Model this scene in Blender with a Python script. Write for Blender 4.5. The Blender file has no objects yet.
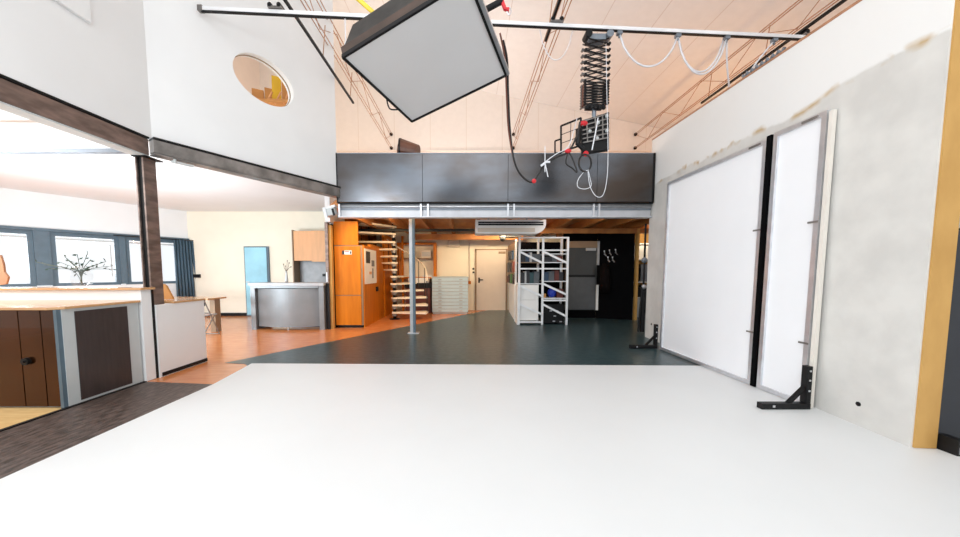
import bpy, bmesh, math, random
from mathutils import Vector, Matrix
random.seed(4)
S = bpy.context.scene
COL = S.collection
# ---------------------------------------------------------------- camera
FPX = 330.0
TH = math.atan(22.7 / FPX)
EYE = Vector((0, 0, 1.3))
cd = bpy.data.cameras.new('camera')
cam = bpy.data.objects.new('camera', cd); COL.objects.link(cam)
cam.location = EYE
cam.rotation_euler = (math.pi / 2 - TH, 0, 0)
cd.sensor_fit = 'HORIZONTAL'; cd.sensor_width = 36.0; cd.lens = FPX / 960 * 36.0
cd.shift_x = 14.0 / 960; cd.shift_y = 26.5 / 960
cd.clip_start = 0.05; cd.clip_end = 200
S.camera = cam
# ---------------------------------------------------------------- world, lights, exposure
w = bpy.data.worlds.new('world'); S.world = w; w.use_nodes = True
bg = w.node_tree.nodes['Background']
bg.inputs[0].default_value = (0.93, 0.97, 1.0, 1); bg.inputs[1].default_value = 1.7
S.view_settings.view_transform = 'Standard'
S.view_settings.look = 'None'
S.view_settings.exposure = -0.55
S.view_settings.gamma = 1.0
S.view_settings.use_curve_mapping = False

def area(name, loc, target, size, power, color=(1, 1, 1), sy=None):
    l = bpy.data.lights.new(name, 'AREA'); l.energy = power; l.color = color
    l.shape = 'RECTANGLE'; l.size = size; l.size_y = sy or size
    o = bpy.data.objects.new(name, l); COL.objects.link(o); o.location = loc
    o.rotation_euler = (Vector(target) - Vector(loc)).to_track_quat('-Z', 'Y').to_euler()
    return o
def point(name, loc, power, color, r=0.12):
    l = bpy.data.lights.new(name, 'POINT'); l.energy = power; l.color = color; l.shadow_soft_size = r
    o = bpy.data.objects.new(name, l); COL.objects.link(o); o.location = loc
    return o
area('studio_fill', (0.0, -0.3, 5.6), (0.2, 3.2, 0), 4.0, 150, (0.96, 0.985, 1.0))  # added fill out of view above the camera
area('left_room_fill', (-6.6, 3.0, 2.95), (-6.4, 6.0, 0), 2.4, 250, (0.92, 0.97, 1.0), 1.6)  # fill added beside the frame to brighten the low left room
area('left_room_up_fill', (-6.2, 4.6, 0.85), (-6.0, 6.6, 3.1), 1.6, 250, (0.76, 0.91, 1.0), 0.5)  # unseen fill added behind the bar to whiten the low ceiling
area('studio_side_fill', (-3.3, -0.6, 3.4), (3.3, 4.6, 1.8), 2.0, 215, (0.93, 0.97, 1.0), 1.4)  # fill added out of frame to lift the concrete wall
area('window_daylight', (-11.6, 8.2, 2.0), (-6.0, 6.0, 1.2), 5.0, 420, (0.88, 0.95, 1.0), 1.6)
WARM = (1.0, 0.70, 0.38)
area('loft_uplight', (-0.6, 9.2, 3.0), (0.0, 8.6, 8), 3.5, 140, (1.0, 0.95, 0.90), 2.0)
point('loft_lamp', (5.6, 8.5, 3.9), 75, (1.0, 0.60, 0.28))
point('loft_corner_fill', (-4.9, 6.1, 3.7), 45, (1.0, 0.74, 0.5))  # added to brighten what shows through the oval opening
point('loft_side_lamp', (-3.9, 9.3, 4.4), 70, (1.0, 0.74, 0.52))
area('mezzanine_fill', (-1.7, 6.98, 2.56), (-1.6, 9.5, 0.6), 1.6, 95, WARM, 0.1)  # warm fill strip added out of sight behind the edge beam
area('mezzanine_spot', (1.05, 8.6, 2.50), (0.8, 11.2, 1.5), 0.6, 150, (1.0, 0.76, 0.48), 0.2)
area('joist_fill', (2.6, 6.98, 2.56), (2.6, 9.5, 0.0), 1.4, 16, (1, 0.95, 0.9), 0.1)  # hidden fill strip added between the joists on the right

# ---------------------------------------------------------------- pixel helpers (authoring only: return points at true depth)
def ray(px, py):
    u = px - 466; v = 295 - py
    return Vector((u, v * math.sin(TH) + FPX * math.cos(TH), v * math.cos(TH) - FPX * math.sin(TH)))
def at(px, py, Y):
    d = ray(px, py); return EYE + d * (Y / d.y)
def atz(px, py, z):
    d = ray(px, py); return EYE + d * ((z - 1.3) / d.z)

# ---------------------------------------------------------------- materials
def mat(name, col, rough=0.5, metal=0.0, var=0.0, scale=6.0, stretch=(1, 1, 1), bump=0.0, col2=None, spec=0.5, coat=0.0):
    m = bpy.data.materials.new(name); m.use_nodes = True
    nt = m.node_tree; N = nt.nodes; L = nt.links
    b = N['Principled BSDF']
    b.inputs['Base Color'].default_value = (*col, 1)
    b.inputs['Roughness'].default_value = rough
    b.inputs['Metallic'].default_value = metal
    b.inputs['Specular IOR Level'].default_value = spec
    b.inputs['Coat Weight'].default_value = coat
    tc = N.new('ShaderNodeTexCoord'); mp = N.new('ShaderNodeMapping'); nz = N.new('ShaderNodeTexNoise')
    mp.inputs['Scale'].default_value = stretch
    nz.inputs['Scale'].default_value = scale; nz.inputs['Detail'].default_value = 6
    L.new(tc.outputs['Object'], mp.inputs[0]); L.new(mp.outputs[0], nz.inputs[0])
    mx = N.new('ShaderNodeMix'); mx.data_type = 'RGBA'
    c2 = col2 or tuple(max(0, c * (1 - var)) for c in col)
    c1 = col if col2 else tuple(min(1, c * (1 + var * 0.6)) for c in col)
    mx.inputs[6].default_value = (*c1, 1); mx.inputs[7].default_value = (*c2, 1)
    rp = N.new('ShaderNodeMapRange'); rp.inputs[1].default_value = 0.35; rp.inputs[2].default_value = 0.65
    L.new(nz.outputs[0], rp.inputs[0]); L.new(rp.outputs[0], mx.inputs[0]); L.new(mx.outputs[2], b.inputs['Base Color'])
    if bump:
        bp = N.new('ShaderNodeBump'); bp.inputs['Strength'].default_value = bump; bp.inputs['Distance'].default_value = 0.01
        L.new(nz.outputs[0], bp.inputs['Height']); L.new(bp.outputs[0], b.inputs['Normal'])
    return m
def glow(name, col, s):
    m = bpy.data.materials.new(name); m.use_nodes = True
    b = m.node_tree.nodes['Principled BSDF']; b.inputs['Base Color'].default_value = (*col, 1)
    b.inputs['Emission Color'].default_value = (*col, 1); b.inputs['Emission Strength'].default_value = s
    return m
def glass(name, col=(1, 1, 1), rough=0.0):
    m = bpy.data.materials.new(name); m.use_nodes = True
    b = m.node_tree.nodes['Principled BSDF']; b.inputs['Base Color'].default_value = (*col, 1)
    b.inputs['Transmission Weight'].default_value = 1; b.inputs['Roughness'].default_value = rough; b.inputs['IOR'].default_value = 1.05
    return m
WHITE = mat('white_wall_paint', (0.86, 0.862, 0.86), 0.8, var=0.015, scale=2)
CEIL = mat('warm_lit_ceiling_board', (0.88, 0.80, 0.72), 0.8, var=0.02)  # warm light put into the ceiling tone
BACK = mat('warm_lit_back_wall', (0.90, 0.80, 0.72), 0.8, var=0.02, scale=3)  # cream tint stands in for warm light on white walls
CREAM = mat('cream_room_paint', (0.90, 0.84, 0.70), 0.8, var=0.02, scale=3)
CYC = mat('white_studio_floor_paint', (0.765, 0.775, 0.775), 0.45, var=0.012, scale=1.5)
VINYL = mat('dark_teal_vinyl', (0.018, 0.044, 0.052), 0.30, scale=11, col2=(0.05, 0.082, 0.088), bump=0.25, spec=0.5)
VINYLB = mat('dark_scuffed_vinyl', (0.035, 0.024, 0.018), 0.42, scale=14, stretch=(2.5, 0.7, 1), col2=(0.14, 0.10, 0.085), bump=0.3)
ORANGE = mat('red_wood_floor', (0.68, 0.26, 0.09), 0.20, scale=4, stretch=(1, 4, 1), col2=(0.58, 0.19, 0.055), spec=0.7)
PALEWOOD = mat('pale_wood_floor', (0.80, 0.55, 0.25), 0.35, scale=5, stretch=(1, 5, 1), col2=(0.70, 0.44, 0.18))
STEELB = mat('brown_steel', (0.24, 0.175, 0.15), 0.42, 0.45, var=0.35, scale=5, stretch=(1, 1, 3))
STEELG = mat('grey_steel', (0.27, 0.25, 0.235), 0.40, 0.45, var=0.35, scale=5)
BLACK = mat('black_paint', (0.006, 0.006, 0.007), 0.5, var=0.2, spec=0.3)
BLACKM = mat('black_matte_board', (0.002, 0.002, 0.0025), 0.85, var=0.2, spec=0.08)
PANEL = mat('dark_sheet_steel', (0.16, 0.175, 0.20), 0.24, 0.95, scale=0.8, stretch=(0.8, 1, 1.6), col2=(0.10, 0.082, 0.072))  # brown second tone imitates warm reflections in the steel
BEAMW = mat('pale_grey_steel', (0.62, 0.63, 0.66), 0.4, 0.25, var=0.08, scale=4)
BEAMD = mat('blue_grey_steel', (0.22, 0.25, 0.29), 0.4, 0.4, var=0.1)
COLGREY = mat('grey_column_paint', (0.45, 0.46, 0.47), 0.4, 0.3, var=0.1)
ALU = mat('aluminium', (0.72, 0.73, 0.76), 0.32, 0.75, var=0.08, scale=8)
GALV = mat('galvanised_rail', (0.90, 0.90, 0.91), 0.35, 0.1, var=0.12, scale=7, stretch=(0.4, 1, 1))
OCHRE = mat('ochre_wood_edge', (0.60, 0.34, 0.10), 0.7, scale=5, stretch=(1, 1, 0.4), col2=(0.50, 0.27, 0.07), bump=0.2)
CUPB = mat('orange_plywood', (0.62, 0.19, 0.008), 0.42, scale=3, stretch=(3, 3, 0.4), col2=(0.50, 0.14, 0.004), spec=0.2)
JOIST = mat('orange_timber', (0.50, 0.20, 0.045), 0.6, scale=5, stretch=(1, 0.3, 1), col2=(0.36, 0.13, 0.03))
BIRCH = mat('birch_tread', (0.86, 0.76, 0.60), 0.45, var=0.06, scale=9)
TOPW = mat('beech_worktop', (0.66, 0.38, 0.18), 0.25, scale=6, stretch=(0.3, 3, 1), col2=(0.58, 0.32, 0.15), coat=0.3)
BROWNDOOR = mat('brown_copper_laminate', (0.075, 0.022, 0.002), 0.25, 0.85, var=0.2, scale=2, coat=0.3)
DARKDOOR = mat('dark_brown_laminate', (0.05, 0.036, 0.034), 0.36, var=0.15, scale=30, stretch=(1, 1, 0.1))
LGREY = mat('light_grey_laminate', (0.55, 0.58, 0.58), 0.45, var=0.03)
SLATE = mat('slate_grey_frame', (0.10, 0.15, 0.19), 0.5, var=0.1)
RECEP = mat('brushed_grey_laminate', (0.22, 0.225, 0.23), 0.42, 0.25, var=0.06, scale=4)
SPLASH = mat('grey_tile', (0.42, 0.42, 0.43), 0.4, var=0.15, scale=5)
PEACH = mat('peach_cabinet_front', (0.80, 0.42, 0.20), 0.5, var=0.06, scale=4, stretch=(3, 1, 0.5))
CURT = mat('slate_blue_curtain', (0.075, 0.125, 0.17), 0.9, var=0.25, scale=8, stretch=(4, 4, 0.2))
FILE = mat('sage_grey_enamel', (0.47, 0.60, 0.67), 0.4, var=0.02)
DOORM = mat('beige_door_paint', (0.66, 0.58, 0.50), 0.5, var=0.02)
DOORF = mat('brown_door_frame', (0.30, 0.20, 0.12), 0.5, var=0.05)
SOFTF = mat('grey_diffusion_cloth', (0.70, 0.70, 0.71), 0.9, var=0.03, scale=1.2)
SOFTB = mat('dark_softbox_cloth', (0.03, 0.027, 0.025), 0.45, 0.2, var=0.4, scale=7, bump=0.3)
RED = mat('red_plastic', (0.65, 0.02, 0.03), 0.4, var=0.1)
YEL = mat('yellow_tape', (0.75, 0.55, 0.04), 0.5, var=0.1)
CORDW = mat('white_cord', (0.75, 0.76, 0.80), 0.5, var=0.05)
CORDB = mat('black_cable', (0.015, 0.013, 0.013), 0.5, var=0.1)
CORDBR = mat('brown_cable', (0.16, 0.05, 0.03), 0.5, var=0.1)
TRUSS = mat('rust_red_truss_paint', (0.45, 0.23, 0.13), 0.5, 0.1, var=0.15)
LEATHER = mat('brown_leather', (0.15, 0.055, 0.03), 0.45, var=0.25, scale=5)
PAPER = mat('white_paper', (0.85, 0.84, 0.82), 0.7, var=0.02)
REFL = mat('white_reflector_cloth', (0.92, 0.93, 0.955), 0.75, var=0.012, scale=2)
BOARD = mat('pale_foam_board', (0.80, 0.75, 0.68), 0.7, var=0.03)
NAVY = mat('dark_navy_board', (0.008, 0.010, 0.017), 0.4, var=0.2)
DKGREY = mat('dark_grey_door_paint', (0.035, 0.038, 0.038), 0.4, var=0.08)
KRAFT = mat('kraft_cardboard', (0.62, 0.30, 0.10), 0.8, var=0.12, scale=4)
KYEL = mat('yellow_cardboard', (0.85, 0.55, 0.04), 0.7, var=0.05)
SKYGLASS = mat('pale_blue_glazing', (0.34, 0.66, 0.80), 0.15, var=0.12, scale=2, spec=0.8)
def pane_mat(name):
    m = bpy.data.materials.new(name); m.use_nodes = True; nt = m.node_tree; nt.nodes.clear()
    o = nt.nodes.new('ShaderNodeOutputMaterial'); mx = nt.nodes.new('ShaderNodeMixShader'); t = nt.nodes.new('ShaderNodeBsdfTransparent'); g = nt.nodes.new('ShaderNodeBsdfGlossy')
    g.inputs['Roughness'].default_value = 0.02; mx.inputs[0].default_value = 0.06
    nt.links.new(t.outputs[0], mx.inputs[1]); nt.links.new(g.outputs[0], mx.inputs[2]); nt.links.new(mx.outputs[0], o.inputs[0]); return m
CLEAR = pane_mat('clear_glass')
def flat(name, col, rough=0.5): return mat(name, col, rough, var=0.08)
BOOK = [flat('book_blue', (0.02, 0.05, 0.10)), flat('book_grey', (0.08, 0.09, 0.10)), flat('book_white', (0.5, 0.5, 0.5)),
        flat('book_black', (0.02, 0.02, 0.025)), flat('book_teal', (0.02, 0.06, 0.07)), flat('book_green', (0.02, 0.12, 0.03)), flat('book_red', (0.10, 0.02, 0.015))]
BLUE = flat('bright_blue_cloth', (0.01, 0.04, 0.40))
BROWNP = flat('crumpled_brown_paper', (0.55, 0.28, 0.16), 0.8)

def wallpaint(name):      # white paint above, bare grey concrete below, ragged edge
    m = mat(name, (0.74, 0.725, 0.69), 0.85, scale=3.5, col2=(0.65, 0.635, 0.605), bump=0.5)
    nt = m.node_tree; N = nt.nodes; L = nt.links; b = N['Principled BSDF']
    conc = b.inputs['Base Color'].links[0].from_socket
    tc = N.new('ShaderNodeTexCoord'); sp = N.new('ShaderNodeSeparateXYZ'); L.new(tc.outputs['Object'], sp.inputs[0])
    nz = N.new('ShaderNodeTexNoise'); nz.inputs['Scale'].default_value = 1.3; nz.inputs['Detail'].default_value = 9
    L.new(tc.outputs['Object'], nz.inputs[0])
    a = N.new('ShaderNodeMath'); a.operation = 'MULTIPLY_ADD'; a.inputs[1].default_value = 0.34; L.new(nz.outputs[0], a.inputs[0]); L.new(sp.outputs[2], a.inputs[2])
    r = N.new('ShaderNodeMapRange'); r.inputs[1].default_value = 3.10; r.inputs[2].default_value = 3.13; L.new(a.outputs[0], r.inputs[0])
    mx = N.new('ShaderNodeMix'); mx.data_type = 'RGBA'; L.new(r.outputs[0], mx.inputs[0]); L.new(conc, mx.inputs[6]); mx.inputs[7].default_value = (0.87, 0.865, 0.85, 1)
    # ochre stains along the paint edge
    r2 = N.new('ShaderNodeMapRange'); r2.inputs[1].default_value = 3.06; r2.inputs[2].default_value = 3.115; L.new(a.outputs[0], r2.inputs[0])
    r3 = N.new('ShaderNodeMapRange'); r3.inputs[1].default_value = 3.115; r3.inputs[2].default_value = 3.17; r3.inputs[3].default_value = 1; r3.inputs[4].default_value = 0; L.new(a.outputs[0], r3.inputs[0])
    k = N.new('ShaderNodeMath'); k.operation = 'MULTIPLY'; L.new(r2.outputs[0], k.inputs[0]); L.new(r3.outputs[0], k.inputs[1])
    n2 = N.new('ShaderNodeTexNoise'); n2.inputs['Scale'].default_value = 4.5; L.new(tc.outputs['Object'], n2.inputs[0])
    r4 = N.new('ShaderNodeMapRange'); r4.inputs[1].default_value = 0.5; r4.inputs[2].default_value = 0.62; L.new(n2.outputs[0], r4.inputs[0])
    k2 = N.new('ShaderNodeMath'); k2.operation = 'MULTIPLY'; L.new(k.outputs[0], k2.inputs[0]); L.new(r4.outputs[0], k2.inputs[1])
    m2 = N.new('ShaderNodeMix'); m2.data_type = 'RGBA'; L.new(k2.outputs[0], m2.inputs[0]); L.new(mx.outputs[2], m2.inputs[6]); m2.inputs[7].default_value = (0.55, 0.40, 0.22, 1)
    L.new(m2.outputs[2], b.inputs['Base Color'])
    return m
CONC = wallpaint('concrete_wall_with_white_paint')
def boards(name, base, line, axis, period):
    m = mat(name, base, 0.8, var=0.02)
    nt = m.node_tree; N = nt.nodes; L = nt.links; b = N['Principled BSDF']
    src = b.inputs['Base Color'].links[0].from_socket
    tc = N.new('ShaderNodeTexCoord'); sp = N.new('ShaderNodeSeparateXYZ'); L.new(tc.outputs['Object'], sp.inputs[0])
    a = N.new('ShaderNodeMath'); a.operation = 'DIVIDE'; a.inputs[1].default_value = period; L.new(sp.outputs[axis], a.inputs[0])
    f = N.new('ShaderNodeMath'); f.operation = 'FRACT'; L.new(a.outputs[0], f.inputs[0])
    g = N.new('ShaderNodeMath'); g.operation = 'LESS_THAN'; g.inputs[1].default_value = 0.018; L.new(f.outputs[0], g.inputs[0])
    mx = N.new('ShaderNodeMix'); mx.data_type = 'RGBA'; L.new(g.outputs[0], mx.inputs[0]); L.new(src, mx.inputs[6]); mx.inputs[7].default_value = (*line, 1)
    L.new(mx.outputs[2], b.inputs['Base Color'])
    return m
CEILB = boards('cream_ceiling_panels', (0.92, 0.91, 0.90), (0.78, 0.73, 0.70), 0, 1.0)
BACKB = boards('warm_lit_wall_panels', (0.89, 0.82, 0.76), (0.80, 0.71, 0.63), 0, 1.2)  # warm light mixed into the panel colour

# ---------------------------------------------------------------- mesh helpers
def NB(): return bmesh.new()
def hexa(bm, p):        # 8 points: bottom 4, top 4
    v = [bm.verts.new(q) for q in p]
    for f in ((3, 2, 1, 0), (4, 5, 6, 7), (0, 1, 5, 4), (1, 2, 6, 5), (2, 3, 7, 6), (3, 0, 4, 7)): bm.faces.new([v[i] for i in f])
def box(bm, x0, x1, y0, y1, z0, z1, M=None):
    p = [Vector(q) for q in ((x0, y0, z0), (x1, y0, z0), (x1, y1, z0), (x0, y1, z0), (x0, y0, z1), (x1, y0, z1), (x1, y1, z1), (x0, y1, z1))]
    if M: p = [M @ q for q in p]
    hexa(bm, p)
def extr(bm, poly, vec):
    vec = Vector(vec); a = [bm.verts.new(Vector(q)) for q in poly]; b = [bm.verts.new(Vector(q) + vec) for q in poly]
    n = len(a)
    bm.faces.new(a[::-1]); bm.faces.new(b)
    for i in range(n): bm.faces.new((a[i], a[(i + 1) % n], b[(i + 1) % n], b[i]))
def prism(bm, poly, z0, z1): extr(bm, [(x, y, z0) for x, y in poly], (0, 0, z1 - z0))
def tube(bm, pts, r, n=8, closed=False):
    pts = [Vector(p) for p in pts]; m = len(pts); rings = []
    ref = None
    for i, p in enumerate(pts):
        if closed: t = pts[(i + 1) % m] - pts[i - 1]
        else: t = pts[min(i + 1, m - 1)] - pts[max(i - 1, 0)]
        t.normalize()
        if ref is None: ref = Vector((0, 0, 1)) if abs(t.z) < 0.9 else Vector((1, 0, 0))
        a = t.cross(ref); a = a.normalized() if a.length > 1e-4 else Vector((1, 0, 0)); ref = a.cross(t).normalized()
        rr = r[i] if isinstance(r, (list, tuple)) else r
        rings.append([bm.verts.new(p + (a * math.cos(2 * math.pi * k / n) + ref * math.sin(2 * math.pi * k / n)) * rr) for k in range(n)])
    for i in range(m if closed else m - 1):
        A = rings[i]; B = rings[(i + 1) % m]
        for k in range(n): bm.faces.new((A[k], A[(k + 1) % n], B[(k + 1) % n], B[k]))
    if not closed: bm.faces.new(rings[0][::-1]); bm.faces.new(rings[-1])
def smooth(pts, k=8):
    P = [Vector(p) for p in pts]; out = []
    for i in range(len(P) - 1):
        p0 = P[max(i - 1, 0)]; p1 = P[i]; p2 = P[i + 1]; p3 = P[min(i + 2, len(P) - 1)]
        for j in range(k):
            t = j / k
            out.append(0.5 * ((2 * p1) + (p2 - p0) * t + (2 * p0 - 5 * p1 + 4 * p2 - p3) * t * t + (3 * p1 - p0 - 3 * p2 + p3) * t ** 3))
    out.append(P[-1]); return out
def barp(bm, p, q, wd, ht, up=(0, 0, 1)):     # rectangular bar from p to q
    p = Vector(p); q = Vector(q); t = (q - p).normalized(); u = Vector(up)
    a = t.cross(u)
    if a.length < 1e-3: a = t.cross(Vector((1, 0, 0)))
    a.normalize(); b = a.cross(t).normalized(); a *= wd / 2; b *= ht / 2
    hexa(bm, [p - a - b, p + a - b, q + a - b, q - a - b, p - a + b, p + a + b, q + a + b, q - a + b])
def ball(bm, c, r, sx=1, sy=1, sz=1, seg=10):
    M = Matrix.Translation(Vector(c)) @ Matrix.Diagonal((r * sx, r * sy, r * sz, 1))
    bmesh.ops.create_uvsphere(bm, u_segments=seg, v_segments=max(5, seg // 2 + 1), radius=1, matrix=M)
def wpos(o):
    v = Vector((0, 0, 0))
    while o: v += o.location; o = o.parent
    return v
def obj(name, bm, m, parent=None, label=None, bev=0, sm=False):
    bmesh.ops.recalc_face_normals(bm, faces=bm.faces)
    me = bpy.data.meshes.new(name)
    if parent: bmesh.ops.translate(bm, verts=bm.verts, vec=-wpos(parent))
    if sm:
        for f in bm.faces: f.smooth = True
    bm.to_mesh(me); bm.free(); me.materials.append(m)
    o = bpy.data.objects.new(name, me); COL.objects.link(o)
    if parent: o.parent = parent
    if label: o['label'] = label
    if bev:
        b = o.modifiers.new('bevel', 'BEVEL'); b.width = bev; b.segments = 2; b.limit_method = 'ANGLE'
    return o
def thing(name, label, cat, loc=(0, 0, 0), group=None):
    o = bpy.data.objects.new(name, None); COL.objects.link(o); o.location = loc; o.empty_display_size = 0.1
    o['label'] = label; o['category'] = cat
    if group: o['group'] = group
    return o
def tag(o, label, cat, group=None, kind=None):
    o['label'] = label; o['category'] = cat
    if group: o['group'] = group
    if kind: o['kind'] = kind
    return o
def struct(name, bm, m, parent=None, label=None):
    o = obj(name, bm, m, parent, label)
    if not parent: o['kind'] = 'structure'
    return o
def one(fn, *a):
    bm = NB(); fn(bm, *a); return bm
def bx(*a): return one(box, *a)
def dup(root, dv, label=None, rotz=None):
    r = root.copy(); COL.objects.link(r); r.location = root.location + Vector(dv)
    if label: r['label'] = label
    if rotz is not None: r.rotation_euler = (0, 0, rotz)
    for ch in list(root.children):
        c = ch.copy(); COL.objects.link(c); c.parent = r
        for g in ch.children:
            d = g.copy(); COL.objects.link(d); d.parent = c
    return r

# ================================================================ SETTING
# floors
struct('floor', bx(-13, 7.2, -1.5, 11.6, -0.12, 0), ORANGE, label='glossy reddish orange floor')
struct('floor_dark', one(prism, [(-3.46, 4.66), (0.82, 11.4), (7.0, 11.4), (7.0, 4.4), (-2.93, 4.4), (-3.14, 4.61)], 0, 0.004), VINYL, label='dark teal floor')
struct('floor_strip', one(prism, [(-3.79, -1.5), (-2.80, -1.5), (-2.80, 3.66), (-2.93, 3.75), (-3.79, 3.84)], 0, 0.004), VINYLB, label='dark scuffed floor strip')
struct('floor_pale', bx(-9, -3.80, -1.5, 3.86, 0, 0.004), PALEWOOD, label='pale wood floor')
struct('floor_white', one(prism, [(-2.90, -1.5), (4.38, -1.5), (4.38, 2.46), (3.31, 2.46), (3.46, 4.5), (-3.05, 4.62), (-2.93, 3.75)], 0, 0.007), CYC, label='white painted studio floor')
struct('trim_1', one(prism, [(-3.83, -1.5), (-3.79, -1.5), (-3.79, 3.84), (-3.83, 3.84)], 0, 0.012), BLACK)

# main ceiling (slopes down to the right) and upper back wall
def cz(x): return 6.0 - 0.2 * (x - 6.9)
bm = NB()
v = [(-6.8, -1.0), (7.1, -1.0), (7.1, 11.5), (-6.8, 11.5)]
hexa(bm, [(x, y, cz(x)) for x, y in v] + [(x, y, cz(x) + 0.12) for x, y in v])
struct('ceiling', bm, CEILB)
bm = NB(); extr(bm, [(-6.8, 11.35, 2.9), (7.1, 11.35, 2.9), (7.1, 11.35, 5.95), (-6.8, 11.35, 8.75)], (0, 0.12, 0)); struct('wall_back', bm, BACKB)
struct('wall_upper_right', bx(7.0, 7.12, 3.0, 11.4, 0, 5.97), BACK)
struct('wall_upper_left', bx(-6.92, -6.8, 3.9, 11.4, 3.2, 8.7), BACK)
struct('wall_lower_back', bx(-3.1, 7.0, 11.3, 11.42, 0, 2.66), CREAM)
bm = NB(); box(bm, -6.5, 7, 11.28, 11.35, 5.32, 5.36); struct('trim_2', bm, BACK)

# upper white walls on the left, over the steel beams
DIR = Vector((1.35, 2.28, 0)).normalized(); NRM = Vector((-DIR.y, DIR.x, 0))   # along the slanted wall / away from studio
A0 = Vector((-3.80, 4.11, 0)); LEN = 2.66
struct('wall_left', bx(-3.95, -3.80, -1.0, 4.11, 2.92, 8.14), WHITE)
def sp(s, n, z): return A0 + DIR * s + NRM * n + Vector((0, 0, z))
# slanted wall with an oval opening
hs, hz, ra, rb = 1.39, 4.245, 0.455, 0.335
bm = NB(); NS = 64; z0, z1 = 2.92, 7.9
def outer(a):
    c, s_ = math.cos(a), math.sin(a)
    ks = []
    if abs(c) > 1e-6: ks.append((LEN - hs) / c if c > 0 else -hs / c)
    if abs(s_) > 1e-6: ks.append((z1 - hz) / s_ if s_ > 0 else (z0 - hz) / s_)
    k = min(ks); return hs + k * c, hz + k * s_
angs = sorted([2 * math.pi * i / NS for i in range(NS)] + [math.atan2(z - hz, s_ - hs) % (2 * math.pi) for s_ in (0, LEN) for z in (z0, z1)])
fr = []
for n in (0, 0.16):
    ri = [bm.verts.new(sp(hs + ra * math.cos(a), n, hz + rb * math.sin(a))) for a in angs]
    ro = [bm.verts.new(sp(outer(a)[0], n, outer(a)[1])) for a in angs]
    fr.append((ri, ro)); m_ = len(angs)
    for i in range(m_):
        j = (i + 1) % m_; bm.faces.new((ri[i], ri[j], ro[j], ro[i]))
for i in range(m_):
    j = (i + 1) % m_
    bm.faces.new((fr[0][0][i], fr[0][0][j], fr[1][0][j], fr[1][0][i])); bm.faces.new((fr[0][1][i], fr[0][1][j], fr[1][1][j], fr[1][1][i]))
struct('wall_slanted', bm, WHITE)
bm = NB(); tube(bm, [sp(hs + (ra + .003) * math.cos(a), 0.10, hz + (rb + .003) * math.sin(a)) for a in [2 * math.pi * i / 48 for i in range(48)]], 0.014, 6, True)
struct('trim_3', bm, DOORF, label='dark rim of the oval wall opening')
# white board high on left wall
tag(obj('wall_board', bx(-3.80, -3.765, 0.3, 3.50, 3.80, 5.6), WHITE, bev=0.004), 'large white board high on the left wall, dark gap along its lower edge', 'board')
# the low left room
struct('ceiling_low', one(prism, [(-13, -1.5), (-4.0, -1.5), (-4.0, 4.15), (-2.62, 6.45), (-3.05, 7.5), (-3.05, 9.95), (-13, 9.95)], 3.08, 3.18), WHITE)
struct('wall_left_room_back', bx(-8.3, -3.05, 9.83, 9.95, 0, 3.08), CREAM)
struct('baseboard_back', bx(-8.2, -5.9, 9.80, 9.83, 0, 0.09), BLACK)
WD = Vector((-1.67, -2.81, 0)).normalized(); WN = Vector((-WD.y * -1, WD.x * -1, 0)); WN = Vector((WD.y, -WD.x, 0))
if WN.x > 0: WN = -WN
W0 = Vector((-8.2, 9.83, 0))
def wp(s, n, z): return W0 + WD * s + WN * n + Vector((0, 0, z))
def wbox(bm, s0, s1, n0, n1, z0, z1): hexa(bm, [wp(s0, n0, z0), wp(s1, n0, z0), wp(s1, n1, z0), wp(s0, n1, z0), wp(s0, n0, z1), wp(s1, n0, z1), wp(s1, n1, z1), wp(s0, n1, z1)])
def w_s(px, py=262):    # distance along window wall at a pixel column
    d = ray(px, py); nx, ny = WN.x, WN.y
    t = ((W0.x - 0) * nx + (W0.y - 0) * ny) / (d.x * nx + d.y * ny)
    return (Vector((d.x * t, d.y * t, 0)) - W0).dot(WD)
S175, S133, S120, S52, S35 = [w_s(p) for p in (176, 133, 120, 52, 35)]
S192 = w_s(190)
bm = NB(); wbox(bm, -0.2, 9.5, 0, 0.2, 2.24, 3.08); wbox(bm, -0.2, 9.5, 0, 0.2, 0, 0.98); wbox(bm, -0.2, S192 * 0.5, 0, 0.2, 0.98, 2.24); wbox(bm, S35 + 2.4, 9.5, 0, .2, 0.98, 2.24)
struct('wall_window', bm, WHITE)
wins = [(S192 * 0.5, S120 - 0.12), (S120 + 0.0, S52), (S35, S35 + 2.4)]
for i, (a, b) in enumerate(wins):
    fo = NB()
    wbox(fo, a, b, 0.02, 0.14, 2.14, 2.24); wbox(fo, a, b, 0.02, 0.14, 0.98, 1.05); wbox(fo, a, a + 0.08, 0.02, 0.14, 1.05, 2.14); wbox(fo, b - 0.08, b, 0.02, 0.14, 1.05, 2.14)
    o = struct('window_%d' % (i + 1), fo, SLATE)
    g = NB(); wbox(g, a + 0.08, b - 0.08, 0.075, 0.085, 1.05, 2.14); obj('window_pane', g, CLEAR, o)
    g = NB(); wbox(g, a + 0.08, b - 0.08, 0.02, 0.05, 2.06, 2.10); obj('window_blind_rail', g, LGREY, o)
    if i == 1:
        g = NB(); tube(g, [wp(a + .16, -0.0, 1.2), wp(a + .16, -0.0, 2.0)], .015, 6); obj('window_stay', g, LGREY, o)
bm = NB(); wbox(bm, S120 - 0.12, S120, -0.03, 0.2, 1.0, 2.24); struct('trim_4', bm, SLATE)
bm = NB(); wbox(bm, S52, S35, -0.03, 0.2, 1.0, 2.24); struct('trim_5', bm, SLATE)
bm = NB(); wbox(bm, S192 * 0.4, S35 + 2.4, -0.06, 0.0, 2.23, 2.29); struct('trim_6', bm, SLATE, label='dark rail above the windows')
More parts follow.
